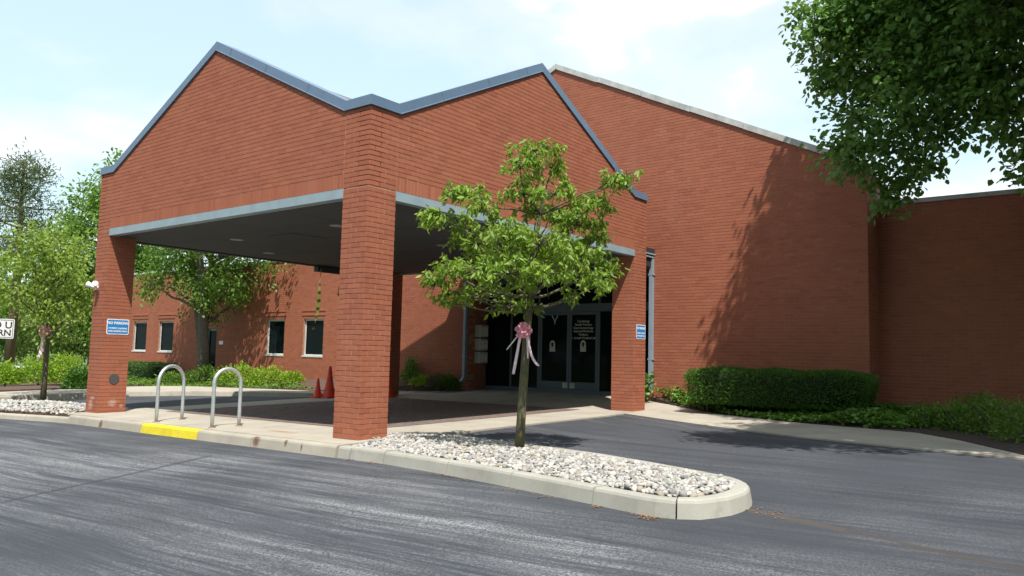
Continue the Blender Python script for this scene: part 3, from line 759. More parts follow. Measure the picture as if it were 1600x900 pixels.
def font_mesh(name, text, size, mat, parent, loc, rot, align='CENTER', bold=0.0, sp=1.0):
    c = bpy.data.curves.new(name, 'FONT'); c.body = text; c.size = size; c.align_x = align; c.align_y = 'CENTER'; c.offset = bold; c.extrude = .0006; c.space_line = sp; c.resolution_u = 3
    t = bpy.data.objects.new(name, c); COL.objects.link(t); dg = bpy.context.evaluated_depsgraph_get()
    me = bpy.data.meshes.new_from_object(t.evaluated_get(dg)); COL.objects.unlink(t); bpy.data.objects.remove(t)
    me.materials.clear(); me.materials.append(mat); o = bpy.data.objects.new(name, me); link(o, parent); o.location = loc; o.rotation_euler = rot
    return o
FX = (R(90), 0, R(-90))        # lettering that faces -x
GLYPH = simple('etched_glass_grey', (.36, .46, .52), .6)
for k, (a, b) in enumerate(((ym, yl-.036), (yr+.036, ym))):
    lft = (k == 0)
    d = MB().box(XDOOR-.02, XDOOR+.04, a+(.004 if lft else 0), a+.085, zf0+.14, ZT-.01).box(XDOOR-.02, XDOOR+.04, b-.085, b-(0 if lft else .004), zf0+.14, ZT-.01).box(XDOOR-.02, XDOOR+.04, a+.085, b-.085, ZT-.09, ZT-.01).box(XDOOR-.02, XDOOR+.04, a+.085, b-.085, zf0+.14, zf0+.36).build('door', FRAME, bld)
    MB().box(XDOOR+.006, XDOOR+.02, a+.083, b-.083, zf0+.355, ZT-.085).build('pane', GLASS, d)
    ya_ = a+.13 if lft else b-.13
    MB().box(XDOOR-.026, XDOOR-.0205, ya_-.09 if lft else ya_-.09, ya_+.09, zf0+.17, zf0+.33).build('kick_label', simple('label_grey', (.42, .45, .44), .5), d)
    yc = (a+b)/2; s = at_x(863 if lft else 911, 541, XDOOR)
    V = [(0, s[1]-.10, s[2]-.16), (0, s[1]+.10, s[2]-.16), (0, s[1]+.10, s[2]+.06)]
    for t_ in range(1, 9):
        an = math.pi*t_/9; V.append((0, s[1]+.10*math.cos(an), s[2]+.06+.12*math.sin(an)))
    V.append((0, s[1]-.10, s[2]+.06))
    o = MB().prism([(XDOOR+.0045, v[1], v[2]) for v in V], (-.002, 0, 0)).build('sticker', simple('sticker_white', (.50, .52, .50), .6), d); fix_normals(o)
    MB().lathe([(.001, 0), (.052, 0), (.052, .0015), (.001, .0015)], (0, 0, 0), 16).build('symbol', DARK, o).matrix_local = Matrix.Translation((XDOOR+.002, s[1], s[2]+.065)) @ Matrix.Rotation(R(-90), 4, 'Y') @ Matrix.Scale(1, 4)
    MB().box(XDOOR+.0005, XDOOR+.002, s[1]-.03, s[1]+.03, s[2]-.02, s[2]+.03).build('symbol', DARK, o)
    if not lft:
        lines = ['Cardiology', 'Family Practice', 'Gastroenterology', 'Internal Medicine', 'Podiatry', 'St. Joseph Hospital Lab']
        for i, tx in enumerate(lines):
            q = at_x(911.5, 502 + i*5.2, XDOOR); font_mesh('lettering', tx, .098, INK_W, d, (XDOOR+.004, q[1], q[2]), FX)
    else:
        q = at_x(867, 499, XDOOR)
        for sg in (-1, 1):               # two leaf strokes of the emblem
            pts = [(.015, -.16), (.03, -.05), (.12, .10), (.13, .16), (.06, .08), (.01, -.02), (-.01, -.12)]
            o = MB().prism([(XDOOR+.0045, q[1]-sg*u, q[2]+v) for u, v in pts], (-.002, 0, 0)).build('emblem', GLYPH, d); fix_normals(o)
# lettering on the side light
for i, tx in enumerate(('Hours', 'Mon - Fri', '8 - 5')):
    pass
# downspouts at both ends of the recess
for yy, sg in ((YE1+.10, 1), (YE0-.10, -1)):
    zt = 3.75 if sg > 0 else 4.2; zb_ = P(XW, yy)+.28
    m = MB().box(XW-.115, XW-.012, yy-.05, yy+.05, zb_+.14, zt)
    m.prism([(XW-.115, yy-.05, zb_+.14), (XW-.012, yy-.05, zb_+.14), (XW-.16, yy-.05, zb_-.02), (XW-.25, yy-.05, zb_+.03)], (0, .1, 0))
    o = m.build('downspout', DOWNS, bld); fix_normals(o)
    for zz in (zb_+.8, zt-.6): MB().box(XW-.119, XW-.005, yy-.075, yy+.075, zz, zz+.04).build('strap', DOWNS, o)
# link roof between canopy and wall
MB().box(LX+.015, XW-.004, YE0-.02, YE1+.02, HBB+.0, HBB+.10).build('link_soffit', SOFFIT, bld)
for yy, s_ in ((YE0-.06, -1), (YE1+.06, 1)):
    MB().box(LX+.016, XW-.006, yy-.05, yy+.05, HBB-.02, HBB+.22).build('link_fascia', DARK, bld)
    MB().box(LX+.016, XW-.006, yy-.07+s_*.03, yy+.07+s_*.03, HBB+.225, HBB+.26).build('gutter_lip', BEAM, bld)
    MB().box(LX+.016, XW-.006, yy-.08+s_*.04, yy+.08+s_*.04, HBB+.30, HBB+.335).build('gutter_lip', BEAM, bld)
    MB().box(LX+.016, XW-.006, yy-.06+s_*.04, yy+.06+s_*.04, HBB+.262, HBB+.47).build('gutter', DARK, bld)
MB().box(LX+.016, XW-.006, YE0, YE1, HBB+.30, HBB+.42).build('link_roof', ROOF, bld)

# bricks -> objects
def vis_can(px, py, x, y, z):
    if 655 < px < 990 and py > 215 and z > 1.7 and y < .1 and x > 1.2: return False
    return True
VIS = {'canopy': vis_can, 'building': lambda px, py, x, y, z: not (158 < px < 1013 and py > 110 and px < 1012 and not (640 < px < 730)) and not (px > 1095 and py > 575) and not (px > 1240 and py < 300)}
finish_bricks('canopy'); finish_bricks('building')
#@@PART2
# ------------------------------------------------------------------ foliage helpers
LT = np.array([[0, 0, 0], [.34, .25, .07], [.34, -.25, .07], [.74, .17, .03], [.74, -.17, .03], [1, 0, -.08]])
LF = [(0, 5, 3, 1), (0, 2, 4, 5)]
def leaf_arrays(pos, axis, size, width=1.0, up=None, seed=0):
    r_ = np.random.default_rng(seed); n = len(pos)
    a = axis/np.linalg.norm(axis, axis=1, keepdims=True)
    h = r_.normal(size=(n, 3)) if up is None else up + r_.normal(size=(n, 3))*.45
    c = h - a*(h*a).sum(1, keepdims=True); c /= np.linalg.norm(c, axis=1, keepdims=True)+1e-9
    b = np.cross(c, a)
    T = LT*np.array([1, width, 1])
    V = pos[:, None, :] + size[:, None, None]*(T[None, :, 0:1]*a[:, None, :] + T[None, :, 1:2]*b[:, None, :] + T[None, :, 2:3]*c[:, None, :])
    return V.reshape(-1, 3)
def leaf_obj(name, V, mat, parent=None):
    n = len(V)//6; me = bpy.data.meshes.new(name); me.vertices.add(n*6); me.vertices.foreach_set('co', V.astype(np.float32).ravel())
    f = (np.array(LF).ravel()[None, :] + 6*np.arange(n)[:, None]).ravel()
    me.loops.add(n*8); me.loops.foreach_set('vertex_index', f.astype(np.int32)); me.polygons.add(n*2)
    me.polygons.foreach_set('loop_start', (np.arange(n*2)*4).astype(np.int32)); me.polygons.foreach_set('loop_total', np.full(n*2, 4, np.int32))
    me.update(calc_edges=True); me.materials.append(mat)
    o = bpy.data.objects.new(name, me); link(o, parent); return o
def ball(n, r_):
    v = r_.normal(size=(n, 3)); v /= np.linalg.norm(v, axis=1, keepdims=True); return v
def clump_leaves(clumps, per, size, droop, seed, width=1.0, flat=.8, shell=.5, ragged=.22):
    """clumps: list of (centre, radius). leaves sit in little sprays inside each clump"""
    r_ = np.random.default_rng(seed); VV = []
    for ci, (c, r) in enumerate(clumps):
        n = int(per*(r**2 if per < 0 else 1)) if per > 0 else int(-per*r*r)
        ns = max(3, n//14); d = ball(ns, r_); rad = r*(shell+(1-shell)*r_.random((ns, 1))**.6)*(1+r_.normal(size=(ns, 1))*ragged)
        sp = np.array(c)+d*rad*np.array([1, 1, flat])
        idx = r_.integers(0, ns, n); k = r_.normal(size=(n, 3))*size*1.05
        pos = sp[idx]+k
        ax = d[idx]*.75 + r_.normal(size=(n, 3))*.55; ax[:, 2] -= droop
        sz = size*(.65+.6*r_.random(n))
        VV.append(leaf_arrays(pos, ax, sz, width, None if droop > .6 else np.tile([0, 0, .9], (n, 1)), seed*97+ci))
    return np.concatenate(VV)
def rosette_leaves(clumps, dens, per, size, seed, width=.8, flat=.8):
    """tufts of leaves that hang from twig tips, as on a young pear"""
    r_ = np.random.default_rng(seed); P_ = []; A_ = []; S_ = []; tips = []
    for c, r in clumps:
        ns = max(4, int(dens*r*r)); d = ball(ns, r_); d[:, 2] = np.where(d[:, 2] < -.35, -d[:, 2]*.6, d[:, 2])
        tip = np.array(c) + d*r*(.35+.65*r_.random((ns, 1))**.5)*(1+r_.normal(size=(ns, 1))*.16)*np.array([1, 1, flat]); tips.append((c, tip))
        for t, dd in zip(tip, d):
            n = int(per*r_.uniform(.6, 1.35)); an = r_.uniform(0, 2*math.pi, n); dr = r_.uniform(.35, 2.4, n)
            ax = np.stack([np.cos(an), np.sin(an), -dr], 1) + dd*np.array([.55, .55, .1])
            if r_.random() < .22: ax[:, 2] += 1.1
            base = t + r_.normal(size=(n, 3))*size*.28; base[:, 2] -= r_.random(n)*size*.5
            P_.append(base); A_.append(ax); S_.append(size*r_.uniform(.6, 1.2, n))
    P_ = np.concatenate(P_); A_ = np.concatenate(A_); S_ = np.concatenate(S_)
    return leaf_arrays(P_, A_, S_, width, None, seed), tips
def limb(m, a, b, ra, rb, seed, sag=.12, n=7):
    r_ = random.Random(seed); a = Vector(a); b = Vector(b); L = (b-a).length; pts = []; rad = []
    off = Vector((r_.uniform(-1, 1), r_.uniform(-1, 1), 0))*L*.08
    for i in range(n+1):
        t = i/n; p = a.lerp(b, t) + off*math.sin(math.pi*t) + Vector((0, 0, -sag*L*math.sin(math.pi*t)*.6))
        if 0 < i < n: p += Vector((r_.uniform(-1, 1), r_.uniform(-1, 1), r_.uniform(-1, 1)))*L*.02
        pts.append(p); rad.append(ra + (rb-ra)*t)
    m.tube(pts, rad, 7); return pts
def twigs(m, clumps, src_r, seed, k=5, rr=.006):
    r_ = random.Random(seed)
    for c, r in clumps:
        for i in range(k):
            d = Vector((r_.gauss(0, 1), r_.gauss(0, 1), r_.gauss(0, .7))).normalized()
            c_ = Vector(c); q = c_ + d*r*.85; mid = c_.lerp(q, .5)+Vector((r_.uniform(-1, 1), r_.uniform(-1, 1), .4))*r*.12
            m.tube([c_, mid, q], [rr*1.6, rr, rr*.5], 5)
def thing_tree(name, base, label, cat, group=None):
    e = empty(name, base); e.location = (0, 0, 0); tag(e, label, cat, group); return e

LEAF_PEAR = leaf_mat('pear_leaf', (.100, .195, .016), (.30, .43, .052), .42, .5)
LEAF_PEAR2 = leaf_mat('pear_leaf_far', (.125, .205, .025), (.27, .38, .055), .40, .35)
LEAF_DEEP = leaf_mat('linden_leaf', (.060, .145, .024), (.150, .28, .048), .40, .5)
LEAF_MID = leaf_mat('maple_leaf', (.075, .155, .020), (.165, .29, .04), .38, .4)
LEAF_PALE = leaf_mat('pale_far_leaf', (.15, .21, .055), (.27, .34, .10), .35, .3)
LEAF_HEDGE = leaf_mat('yew_leaf', (.035, .110, .012), (.090, .205, .020), .25, .4)
LEAF_LIME = leaf_mat('lime_shrub_leaf', (.17, .29, .02), (.32, .46, .045), .35, .35)
LEAF_IVY = leaf_mat('ivy_leaf', (.055, .145, .016), (.155, .30, .035), .3, .5)
LEAF_PINE = leaf_mat('pine_needle', (.070, .115, .045), (.155, .20, .085), .25, .3)
LEAF_BARE = leaf_mat('dry_stalks', (.16, .15, .11), (.24, .22, .15), .2, .2)
BARK = bark_mat('young_bark', (.055, .048, .032), (.15, .135, .09), (.15, .15, .055))
BARK_G = bark_mat('grey_bark', (.05, .045, .04), (.16, .145, .125))
BARK_P = bark_mat('pine_bark', (.10, .06, .04), (.22, .14, .10))

# ------------------------------------------------------------------ young tree on the pebble island
tb = gpt(811, 706, P, -.05); DT = (tb-CAM) @ _fw
def tp(px, py, dd=0.0): return at_d(px, py, DT+dd)
yt = thing_tree('young_tree', tb, 'young pear tree with drooping bright green leaves on the pebble island', 'tree')
m = MB(); path = [(811, 708, 0), (814, 660, 0), (818, 600, 0), (822, 540, 0), (826, 490, 0), (829, 462, .0), (834, 420, .05), (838, 370, .05), (846, 330, .05), (850, 290, .0), (842, 245, 0)]
rad = [.074, .066, .062, .058, .053, .050, .038, .030, .022, .015, .006]
m.tube([tp(*q) for q in path], rad, 12)
CL = [(838, 236, .36, .0), (812, 262, .30, -.2), (862, 262, .28, .3), (818, 305, .34, .25), (866, 305, .32, -.25), (838, 330, .30, .4), (925, 322, .36, -.1), (962, 285, .26, -.3), (978, 276, .15, -.3), (902, 352, .38, .3),
      (728, 305, .34, .2), (705, 300, .22, .2), (752, 330, .30, -.2), (690, 345, .30, .35), (672, 335, .20, .35), (740, 372, .38, .5), (788, 372, .42, -.5), (842, 385, .46, -.7), (895, 398, .40, -.4), (880, 345, .34, .5), (932, 372, .28, .4),
      (705, 425, .34, -.1), (680, 445, .28, .0), (745, 425, .40, -.6), (795, 428, .42, -.8), (850, 432, .40, -.8), (905, 432, .34, .1), (945, 415, .26, .2), (935, 445, .30, -.2), (725, 462, .26, .1), (770, 455, .24, .6), (760, 400, .36, .8),
      (800, 476, .16, .1), (820, 470, .14, -.15), (890, 462, .14, -.1), (695, 470, .18, .1), (775, 478, .15, .2), (832, 480, .12, .12), (815, 412, .4, .6), (870, 420, .4, .7)]
clF = [(tp(a, b, d), r*.98) for a, b, r, d in CL]
fork = [(827, 482, 0), (829, 465, 0), (832, 438, .03), (836, 392, .05), (845, 335, .05)]
for i, ((a, b, r, d), (c, rr)) in enumerate(zip(CL, clF)):
    k = 0 if b > 440 else 1 if b > 395 else 2 if b > 350 else 3 if b > 300 else 4
    limb(m, tp(*fork[k]), c, .022 if k < 3 else .014, .007, i, .10 if k < 2 else .04)
twigs(m, clF, .006, 5, 6, .005)
# a few bare grey twigs reaching out
for i, (a, b) in enumerate((((905, 425), (962, 362)), ((880, 452), (948, 448)), ((800, 465), (705, 452)), ((905, 440), (942, 430)))):
    limb(m, tp(*a), tp(*b, -.3), .010, .004, 50+i, .05)
VL, TIPS = rosette_leaves(clF, 270, 10, .104, 11, .82)
for c, tip in TIPS:
    for t in tip[::2]: a_ = Vector(c).lerp(Vector(t), .45) + Vector((0, 0, .02)); m.tube([Vector(c), a_, Vector(t)], [.006, .0045, .0025], 4)
m.build('trunk', BARK, yt, True)
leaf_obj('crown', VL, LEAF_PEAR, yt)

# ------------------------------------------------------------------ big tree hanging in from the right
bt = thing_tree('broadleaf_tree', (0, 0, 0), 'large dark green broadleaf tree overhanging the right wing', 'tree')
TB = np.array([8.9, -9.0, P(8.9, -9.0)]); r_ = random.Random(3); CLB = []
for a, b, r, d in [(1282, 50, 48, 15.2), (1300, 115, 46, 15.4), (1335, 30, 62, 15), (1262, 20, 24, 15.2), (1380, 110, 70, 14.6), (1335, 190, 52, 15.2), (1310, 235, 34, 15.4), (1345, 250, 36, 15), (1405, 200, 66, 14.4), (1395, 285, 38, 14.8), (1400, 318, 16, 14.6), (1375, 310, 18, 15),
                   (1450, 140, 80, 13.8), (1455, 245, 30, 14), (1440, 40, 84, 14), (1530, 60, 90, 13.2), (1530, 150, 66, 13.4), (1500, 205, 32, 13.8), (1590, 110, 80, 12.6), (1598, 205, 44, 12.8), (1606, 268, 30, 12.6), (1560, 190, 30, 13), (1425, 265, 30, 14.2)]:
    CLB.append((at_d(a, b, d), r*d/F_PX*.9))
for i in range(210):
    an = r_.uniform(0, 2*math.pi); el = r_.uniform(-.5, 1); q = math.sqrt(max(0, 1-el*el)); s = r_.uniform(.35, 1)
    c = TB + np.array([math.cos(an)*q*4.3*s, math.sin(an)*q*4.3*s, 9.0 + el*4.6*s]); px, py = pr(c)
    rr = r_.uniform(.75, 1.15)
    if -20 < py < 420 and px < 1600:
        if py > 170 - 0 or px < 1330: continue
    CLB.append((c, rr))
for i in range(150):
    c = np.array([r_.uniform(.8, 6.0), r_.uniform(-12, -5.6), r_.uniform(6.8, 10.6)]); px, py = pr(c); rr = r_.uniform(.6, .95); D_ = (c-CAM) @ _fw
    if py + rr*1.35*F_PX/D_ > -4 and px - rr*1.35*F_PX/D_ < 1604: continue
    if c[1]+.456*c[2] > -3.6-.3*max(0, c[0]+.378*c[2]-6) or c[0]+.378*c[2] < 4.3+.35*max(0, -5-(c[1]+.456*c[2])): continue
    CLB.append((c, rr))
m = MB(); m.tube([TB+np.array([0, 0, -.2]), TB+np.array([.05, .05, 2]), TB+np.array([-.05, .1, 4.5]), TB+np.array([0, .2, 7.5]), TB+np.array([.1, .1, 11.5])], [.30, .25, .22, .16, .04], 12)
for i, (c, r) in enumerate(CLB):
    if i % 3 == 0 and pr(c)[0] > 1560: limb(m, TB+np.array([0, .15, clip(c[2]-TB[2]-1.2, 3.6, 10.5)]), c, .06, .015, i, .06)
m.build('trunk', BARK_G, bt, True)
leaf_obj('crown', np.concatenate([clump_leaves(CLB[:23], -1900, .125, .45, 23, 1.45, .9, .25, .25), clump_leaves(CLB[23:], -900, .130, .35, 24, 1.35, .9, .25)]), LEAF_DEEP, bt)

# ------------------------------------------------------------------ generic crown
def crown_tree(name, base, h, trunk_h, rx, rz, ncl, per, leaf, mat, bark, label, seed, group=None, droop=.4, lean=(0, 0), r0=.16, clr=.34, cat='tree', fork=1):
    base = np.array(base, float); r_ = random.Random(seed); e = thing_tree(name, base, label, cat, group); m = MB(); cl = []
    cz = trunk_h + (h-trunk_h)/2; top = base+np.array([lean[0], lean[1], h*.9])
    for i in range(ncl):
        an = r_.uniform(0, 2*math.pi); el = r_.uniform(-1, 1); q = math.sqrt(1-el*el); s = r_.uniform(.3, 1)**.6
        k = 1-.35*max(0, el)
        cl.append((base+np.array([lean[0]+math.cos(an)*q*rx*s*k, lean[1]+math.sin(an)*q*rx*s*k, cz+el*(h-trunk_h)/2*s*rz]), r_.uniform(.8, 1.25)*clr*rx))
    for f in range(fork):
        o_ = np.array([r_.uniform(-1, 1), r_.uniform(-1, 1), 0])*(.25*rx if fork > 1 else .02*rx)
        m.tube([base+np.array([0, 0, -.25]), base+o_*.15+np.array([0, 0, trunk_h*.5]), base+o_*.6+np.array([lean[0]*.4, lean[1]*.4, trunk_h*1.1]), top+o_*1.4-np.array([0, 0, h*.25]), top+o_*1.6], [r0, r0*.85, r0*.7, r0*.35, .01], 9)
    for i, (c, r) in enumerate(cl):
        zz = clip(c[2]-base[2]-.35*rx, trunk_h*.75, h*.8); f = zz/h
        limb(m, base+np.array([lean[0]*f, lean[1]*f, zz]), c, r0*.35, .012, seed*7+i, .05)
    m.build('trunk', bark, e, True)
    leaf_obj('crown', clump_leaves(cl, per, leaf, droop, seed, 1.2, .85, .3), mat, e)
    return e
lt = gpt(67, 629, P, -.08)
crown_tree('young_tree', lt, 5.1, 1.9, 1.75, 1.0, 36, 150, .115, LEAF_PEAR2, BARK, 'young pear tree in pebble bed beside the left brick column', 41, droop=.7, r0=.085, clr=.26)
t2 = at_x(318, 590, 9.0); crown_tree('courtyard_tree', (9.0, t2[1], bedz(9.0, t2[1])), 9.6, 2.9, 3.3, 1.0, 56, 360, .14, LEAF_MID, BARK_G, 'leafy green tree with forked trunk in front of the low brick wing', 52, r0=.24, clr=.30, fork=2)
q = at_d(172, 560, 44); crown_tree('tall_tree', (q[0], q[1], 0), 11.6, 2.2, 3.3, 1.0, 60, 330, .22, LEAF_MID, BARK_G, 'tall bright green tree rising behind the left column of the canopy', 61, r0=.25, clr=.32)
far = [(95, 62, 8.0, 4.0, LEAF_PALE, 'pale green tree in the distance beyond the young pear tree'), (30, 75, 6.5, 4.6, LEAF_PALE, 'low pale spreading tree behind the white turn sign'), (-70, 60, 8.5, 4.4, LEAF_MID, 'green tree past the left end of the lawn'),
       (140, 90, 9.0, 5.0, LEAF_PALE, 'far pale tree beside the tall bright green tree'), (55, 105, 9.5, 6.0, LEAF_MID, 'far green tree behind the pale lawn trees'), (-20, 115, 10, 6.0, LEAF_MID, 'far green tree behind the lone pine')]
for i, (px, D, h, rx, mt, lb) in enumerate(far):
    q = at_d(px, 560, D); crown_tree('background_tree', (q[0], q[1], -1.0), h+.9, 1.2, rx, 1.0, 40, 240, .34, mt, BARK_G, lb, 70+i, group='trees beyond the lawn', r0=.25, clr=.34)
q = at_d(165, 560, 120)
# pine
def pine(px, D, h, seed):
    q = at_d(px, 560, D); base = np.array([q[0], q[1], -1.0]); r_ = random.Random(seed); e = thing_tree('pine_tree', base, 'tall sparse pine with bare lower trunk standing far left', 'pine'); m = MB(); cl = []
    m.tube([base, base+np.array([.1, 0, h*.5]), base+np.array([0, .1, h])], [.32, .22, .04], 9)
    for i in range(30):
        f = .50+.5*(i+.5)/30; an = i*2.4+r_.uniform(-.4, .4); L = (1.0+(1-f)*5.2)*r_.uniform(.55, 1.1); d = np.array([math.cos(an), math.sin(an), r_.uniform(-.05, .3)])
        a = base+np.array([0, 0, h*f*.97]); b = a+d*L; limb(m, a, b, .07, .02, seed+i, .05)
        for k in (.65, 1.0): cl.append((a+d*L*k, r_.uniform(.45, .8)))
    cl.append((base+np.array([0, 0, h]), .7)); m.build('trunk', BARK_P, e, True)
    leaf_obj('crown', clump_leaves(cl, 120, .30, -.25, seed, .34, .42, .2), LEAF_PINE, e)
pine(14, 46, 13.4, 88)

crown_tree('broadleaf_tree', (4.9, -12.6, P(4.9, -12.6)), 10.2, 3.6, 3.3, 1.0, 55, 330, .13, LEAF_DEEP, BARK_G, 'second broadleaf tree beyond the shaded end of the right walk', 93, r0=.22, clr=.33)

# tall trees across the street, opposite the building (they shade its windows from the low sky)
def street_tree():
    base = np.zeros(3); r_ = random.Random(17); e = empty('street_tree', (0, 0, 0)); m = MB(); cl = []
    m.tube([(0, 0, -.3), (.05, 0, 3), (0, .1, 7), (.1, 0, 12)], [.34, .28, .2, .04], 10)
    for i in range(70):
        an = r_.uniform(0, 6.283); el = r_.uniform(-1, 1); q = math.sqrt(1-el*el); k = r_.uniform(.5, 1)
        c = np.array([math.cos(an)*q*4.3*k, math.sin(an)*q*4.3*k, 7.6+el*6.0*k]); cl.append((c, r_.uniform(1.0, 1.5)))
        if i % 4 == 0: limb(m, (0, 0, clip(c[2]-1.5, 2.5, 10.5)), c, .09, .02, i)
    m.build('trunk', BARK_G, e, True); leaf_obj('crown', clump_leaves(cl, 130, .42, .3, 19, 1.3, .9, .3), LEAF_DEEP, e); return e
st0 = street_tree(); first = True
for i in range(17):
    if i < 12: x, y = -25+2.5*math.sin(i*2.1), -32+i*7.2
    else: x, y = -18+(i-12)*8.5, -36+2*math.sin(i)
    if first: o = st0; first = False
    else:
        o = st0.copy(); COL.objects.link(o)
        for ch in st0.children: c = ch.copy(); COL.objects.link(c); c.parent = o
    o.location = (x, y, A(x, y)-.1); o.rotation_euler = (0, 0, i*1.7); k = 1+.14*math.sin(i*3.3); o.scale = (k, k, k)
    tag(o, 'tall leafy street tree standing opposite the brick building', 'tree', 'trees across the street')

# ------------------------------------------------------------------ hedges, shrubs, ground cover
def hedge(name, x0, x1, y0, y1, z0_, z1_, n, leaf, mat, label, seed, group=None, top_out=.0):
    """clipped hedge: rounded block of small leaves round a dark core"""
    r_ = np.random.default_rng(seed); c = np.array([(x0+x1)/2, (y0+y1)/2, (z0_+z1_)/2]); hs = np.array([(x1-x0)/2, (y1-y0)/2, (z1_-z0_)/2])
    v = r_.uniform(-1, 1, (n*2, 3)); ax = r_.integers(0, 3, n*2); sg = np.sign(r_.uniform(-1, 1, n*2)); v[np.arange(n*2), ax] = sg
    area = np.array([hs[1]*hs[2], hs[0]*hs[2], hs[0]*hs[1]]); keep = r_.random(n*2) < (area/area.max())[ax]; v = v[keep][:n*2]
    p = 9.0; nr = (np.abs(v)**p).sum(1, keepdims=True)**(1/p); u = v/nr; taper = 1+top_out*u[:, 2:3]
    pos = c+u*hs*np.concatenate([taper, taper, np.ones_like(taper)], 1)*(1+r_.normal(size=(len(u), 1))*.018)
    pos += r_.normal(size=pos.shape)*.018; lump = np.sin(pos[:, 1]*5.1+seed)*.022+np.sin(pos[:, 0]*7+pos[:, 1]*2.3)*.02; pos[:, 2] += lump*(u[:, 2] > .5)
    nn = u**3+.2*u; axs = nn/np.linalg.norm(nn, axis=1, keepdims=True)+r_.normal(size=u.shape)*.6; axs[:, 2] += .25
    e = empty(name, (0, 0, 0)); tag(e, label, 'hedge', group)
    leaf_obj('foliage', leaf_arrays(pos, axs, leaf*(.6+.7*r_.random(len(pos))), .7, None, seed), mat, e)
    m = MB(); bm = bmesh.new(); bmesh.ops.create_icosphere(bm, subdivisions=3, radius=1)
    for q in bm.verts:
        w_ = np.array(q.co); w_ = w_/((np.abs(w_)**p).sum()**(1/p)); t = 1+top_out*w_[2]; q.co = Vector(c+w_*hs*np.array([t, t, 1])*.93)
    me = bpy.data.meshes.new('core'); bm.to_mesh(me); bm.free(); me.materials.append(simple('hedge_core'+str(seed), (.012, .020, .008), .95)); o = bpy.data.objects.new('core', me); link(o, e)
    for k in range(int(max(2, (y1-y0)/.5))):
        yy = y0+(y1-y0)*(k+.5)/max(2, int((y1-y0)/.5)); MB().tube([(c[0], yy, z0_-.4), (c[0]+.03, yy+.02, z0_+.1)], [.03, .022], 6).build('stem', BARK_G, e)
    return e
hy0 = -5.05; hy1 = -1.18; zz = P(9.4, -3)
hedge('clipped_hedge', 8.85, 10.15, hy0, hy1, zz+.26, 1.13, 30000, .055, LEAF_HEDGE, 'long clipped dark green hedge below the big gable wall', 5, top_out=.04)
q0 = at_x(196, 586, 9.6); q1 = at_x(262, 586, 9.6)
hedge('clipped_hedge', 9.0, 10.2, q1[1], q0[1], .0, .62, 7000, .075, LEAF_HEDGE, 'low dark clipped hedge under the far wing windows', 6)
def shrub(name, c, r, h, n, leaf, mat, label, seed, group=None, cat='shrub', upright=.3, width=1.1):
    r_ = np.random.default_rng(seed); c = np.array(c, float); d = ball(n, r_); d[:, 2] = np.abs(d[:, 2]); rad = (.55+.45*r_.random((n, 1))**.5)*(1+r_.normal(size=(n, 1))*.09)
    lump = 1+.16*np.sin(d[:, 0:1]*6+seed)*np.cos(d[:, 1:2]*5+seed*2)
    pos = c+d*rad*lump*np.array([r, r, h]); ax = d+r_.normal(size=(n, 3))*.6; ax[:, 2] += upright
    e = empty(name, (0, 0, 0)); tag(e, label, cat, group)
    leaf_obj('foliage', leaf_arrays(pos, ax, leaf*(.6+.7*r_.random(n)), width, None, seed), mat, e)
    m = MB(); rr = random.Random(seed)
    for k in range(7):
        a = rr.uniform(0, 6.28); m.tube([c+np.array([0, 0, -.15]), c+np.array([math.cos(a)*r*.25, math.sin(a)*r*.25, h*.4]), c+np.array([math.cos(a)*r*.6, math.sin(a)*r*.6, h*.8])], [.02, .014, .006], 5)
    m.build('stem', BARK_G, e); return e
bz = lambda x, y: P(x, y)+.14
def on_px(px, py, zf): q = gpt(px, py, zf); return q
for i, (px, py, rpx, hpx, mt, lb) in enumerate([(8, 599, 20, 30, LEAF_LIME, 'small lime green bush in the mulch beside the turn sign post'), (60, 598, 30, 40, LEAF_LIME, 'broad lime green bush directly behind the young pear trunk'),
                                               (103, 597, 30, 42, LEAF_LIME, 'rounded lime green bush between the pear trunk and the brick column'), (122, 606, 20, 30, LEAF_HEDGE, 'low dark green bush against the left brick column base'), (-40, 600, 30, 40, LEAF_MID, 'green bush at the far left end of the mulch')]):
    Q = on_px(px, py, bz); D = (Q-CAM) @ _fw; shrub('bush', Q, rpx*D/F_PX, hpx*D/F_PX, 2600, .085, mt, lb, 100+i)
# sprawling lime shrubs in the wing bed
for i, (px, py, rpx, hpx, mt, lb) in enumerate([(322, 601, 36, 28, LEAF_MID, 'spreading green shrub at the foot of the courtyard tree'), (372, 601, 36, 30, LEAF_LIME, 'lime green shrub beneath the dark end of the wing wall'), (420, 599, 36, 24, LEAF_LIME, 'lime green shrub below the left wing window'), (455, 598, 20, 16, LEAF_LIME, 'small lime shrub at the bare end of the wing bed'), (270, 602, 30, 18, LEAF_MID, 'low green ground shrub left of the courtyard tree')]):
    Q = on_px(px, py, bedz); D = (Q-CAM) @ _fw; shrub('shrub', Q, rpx*D/F_PX, hpx*D/F_PX, 2000, .085, mt, lb, 130+i)
# plants by the left entrance wall
for i, (x, y, r, h, mt, lb, up) in enumerate([(10.35, 9.35, .30, .75, LEAF_MID, 'upright leafy shrub beside the rear canopy column', 1.0), (10.3, 8.75, .40, .28, LEAF_LIME, 'low green plant under the sunlit entrance wall', .4), (10.42, 8.1, .42, .30, LEAF_BARE, 'grey dry grass tuft by the entrance wall', 1.6), (10.45, 7.75, .34, .36, LEAF_MID, 'green grassy tuft close to the left downspout', 1.6)]):
    shrub('plant', (x, y, bedz(x, y)), r, h, 420, .11 if up < 1.2 else .22, mt, lb, 160+i, cat='plant', upright=up, width=.9 if up < 1.2 else .15)
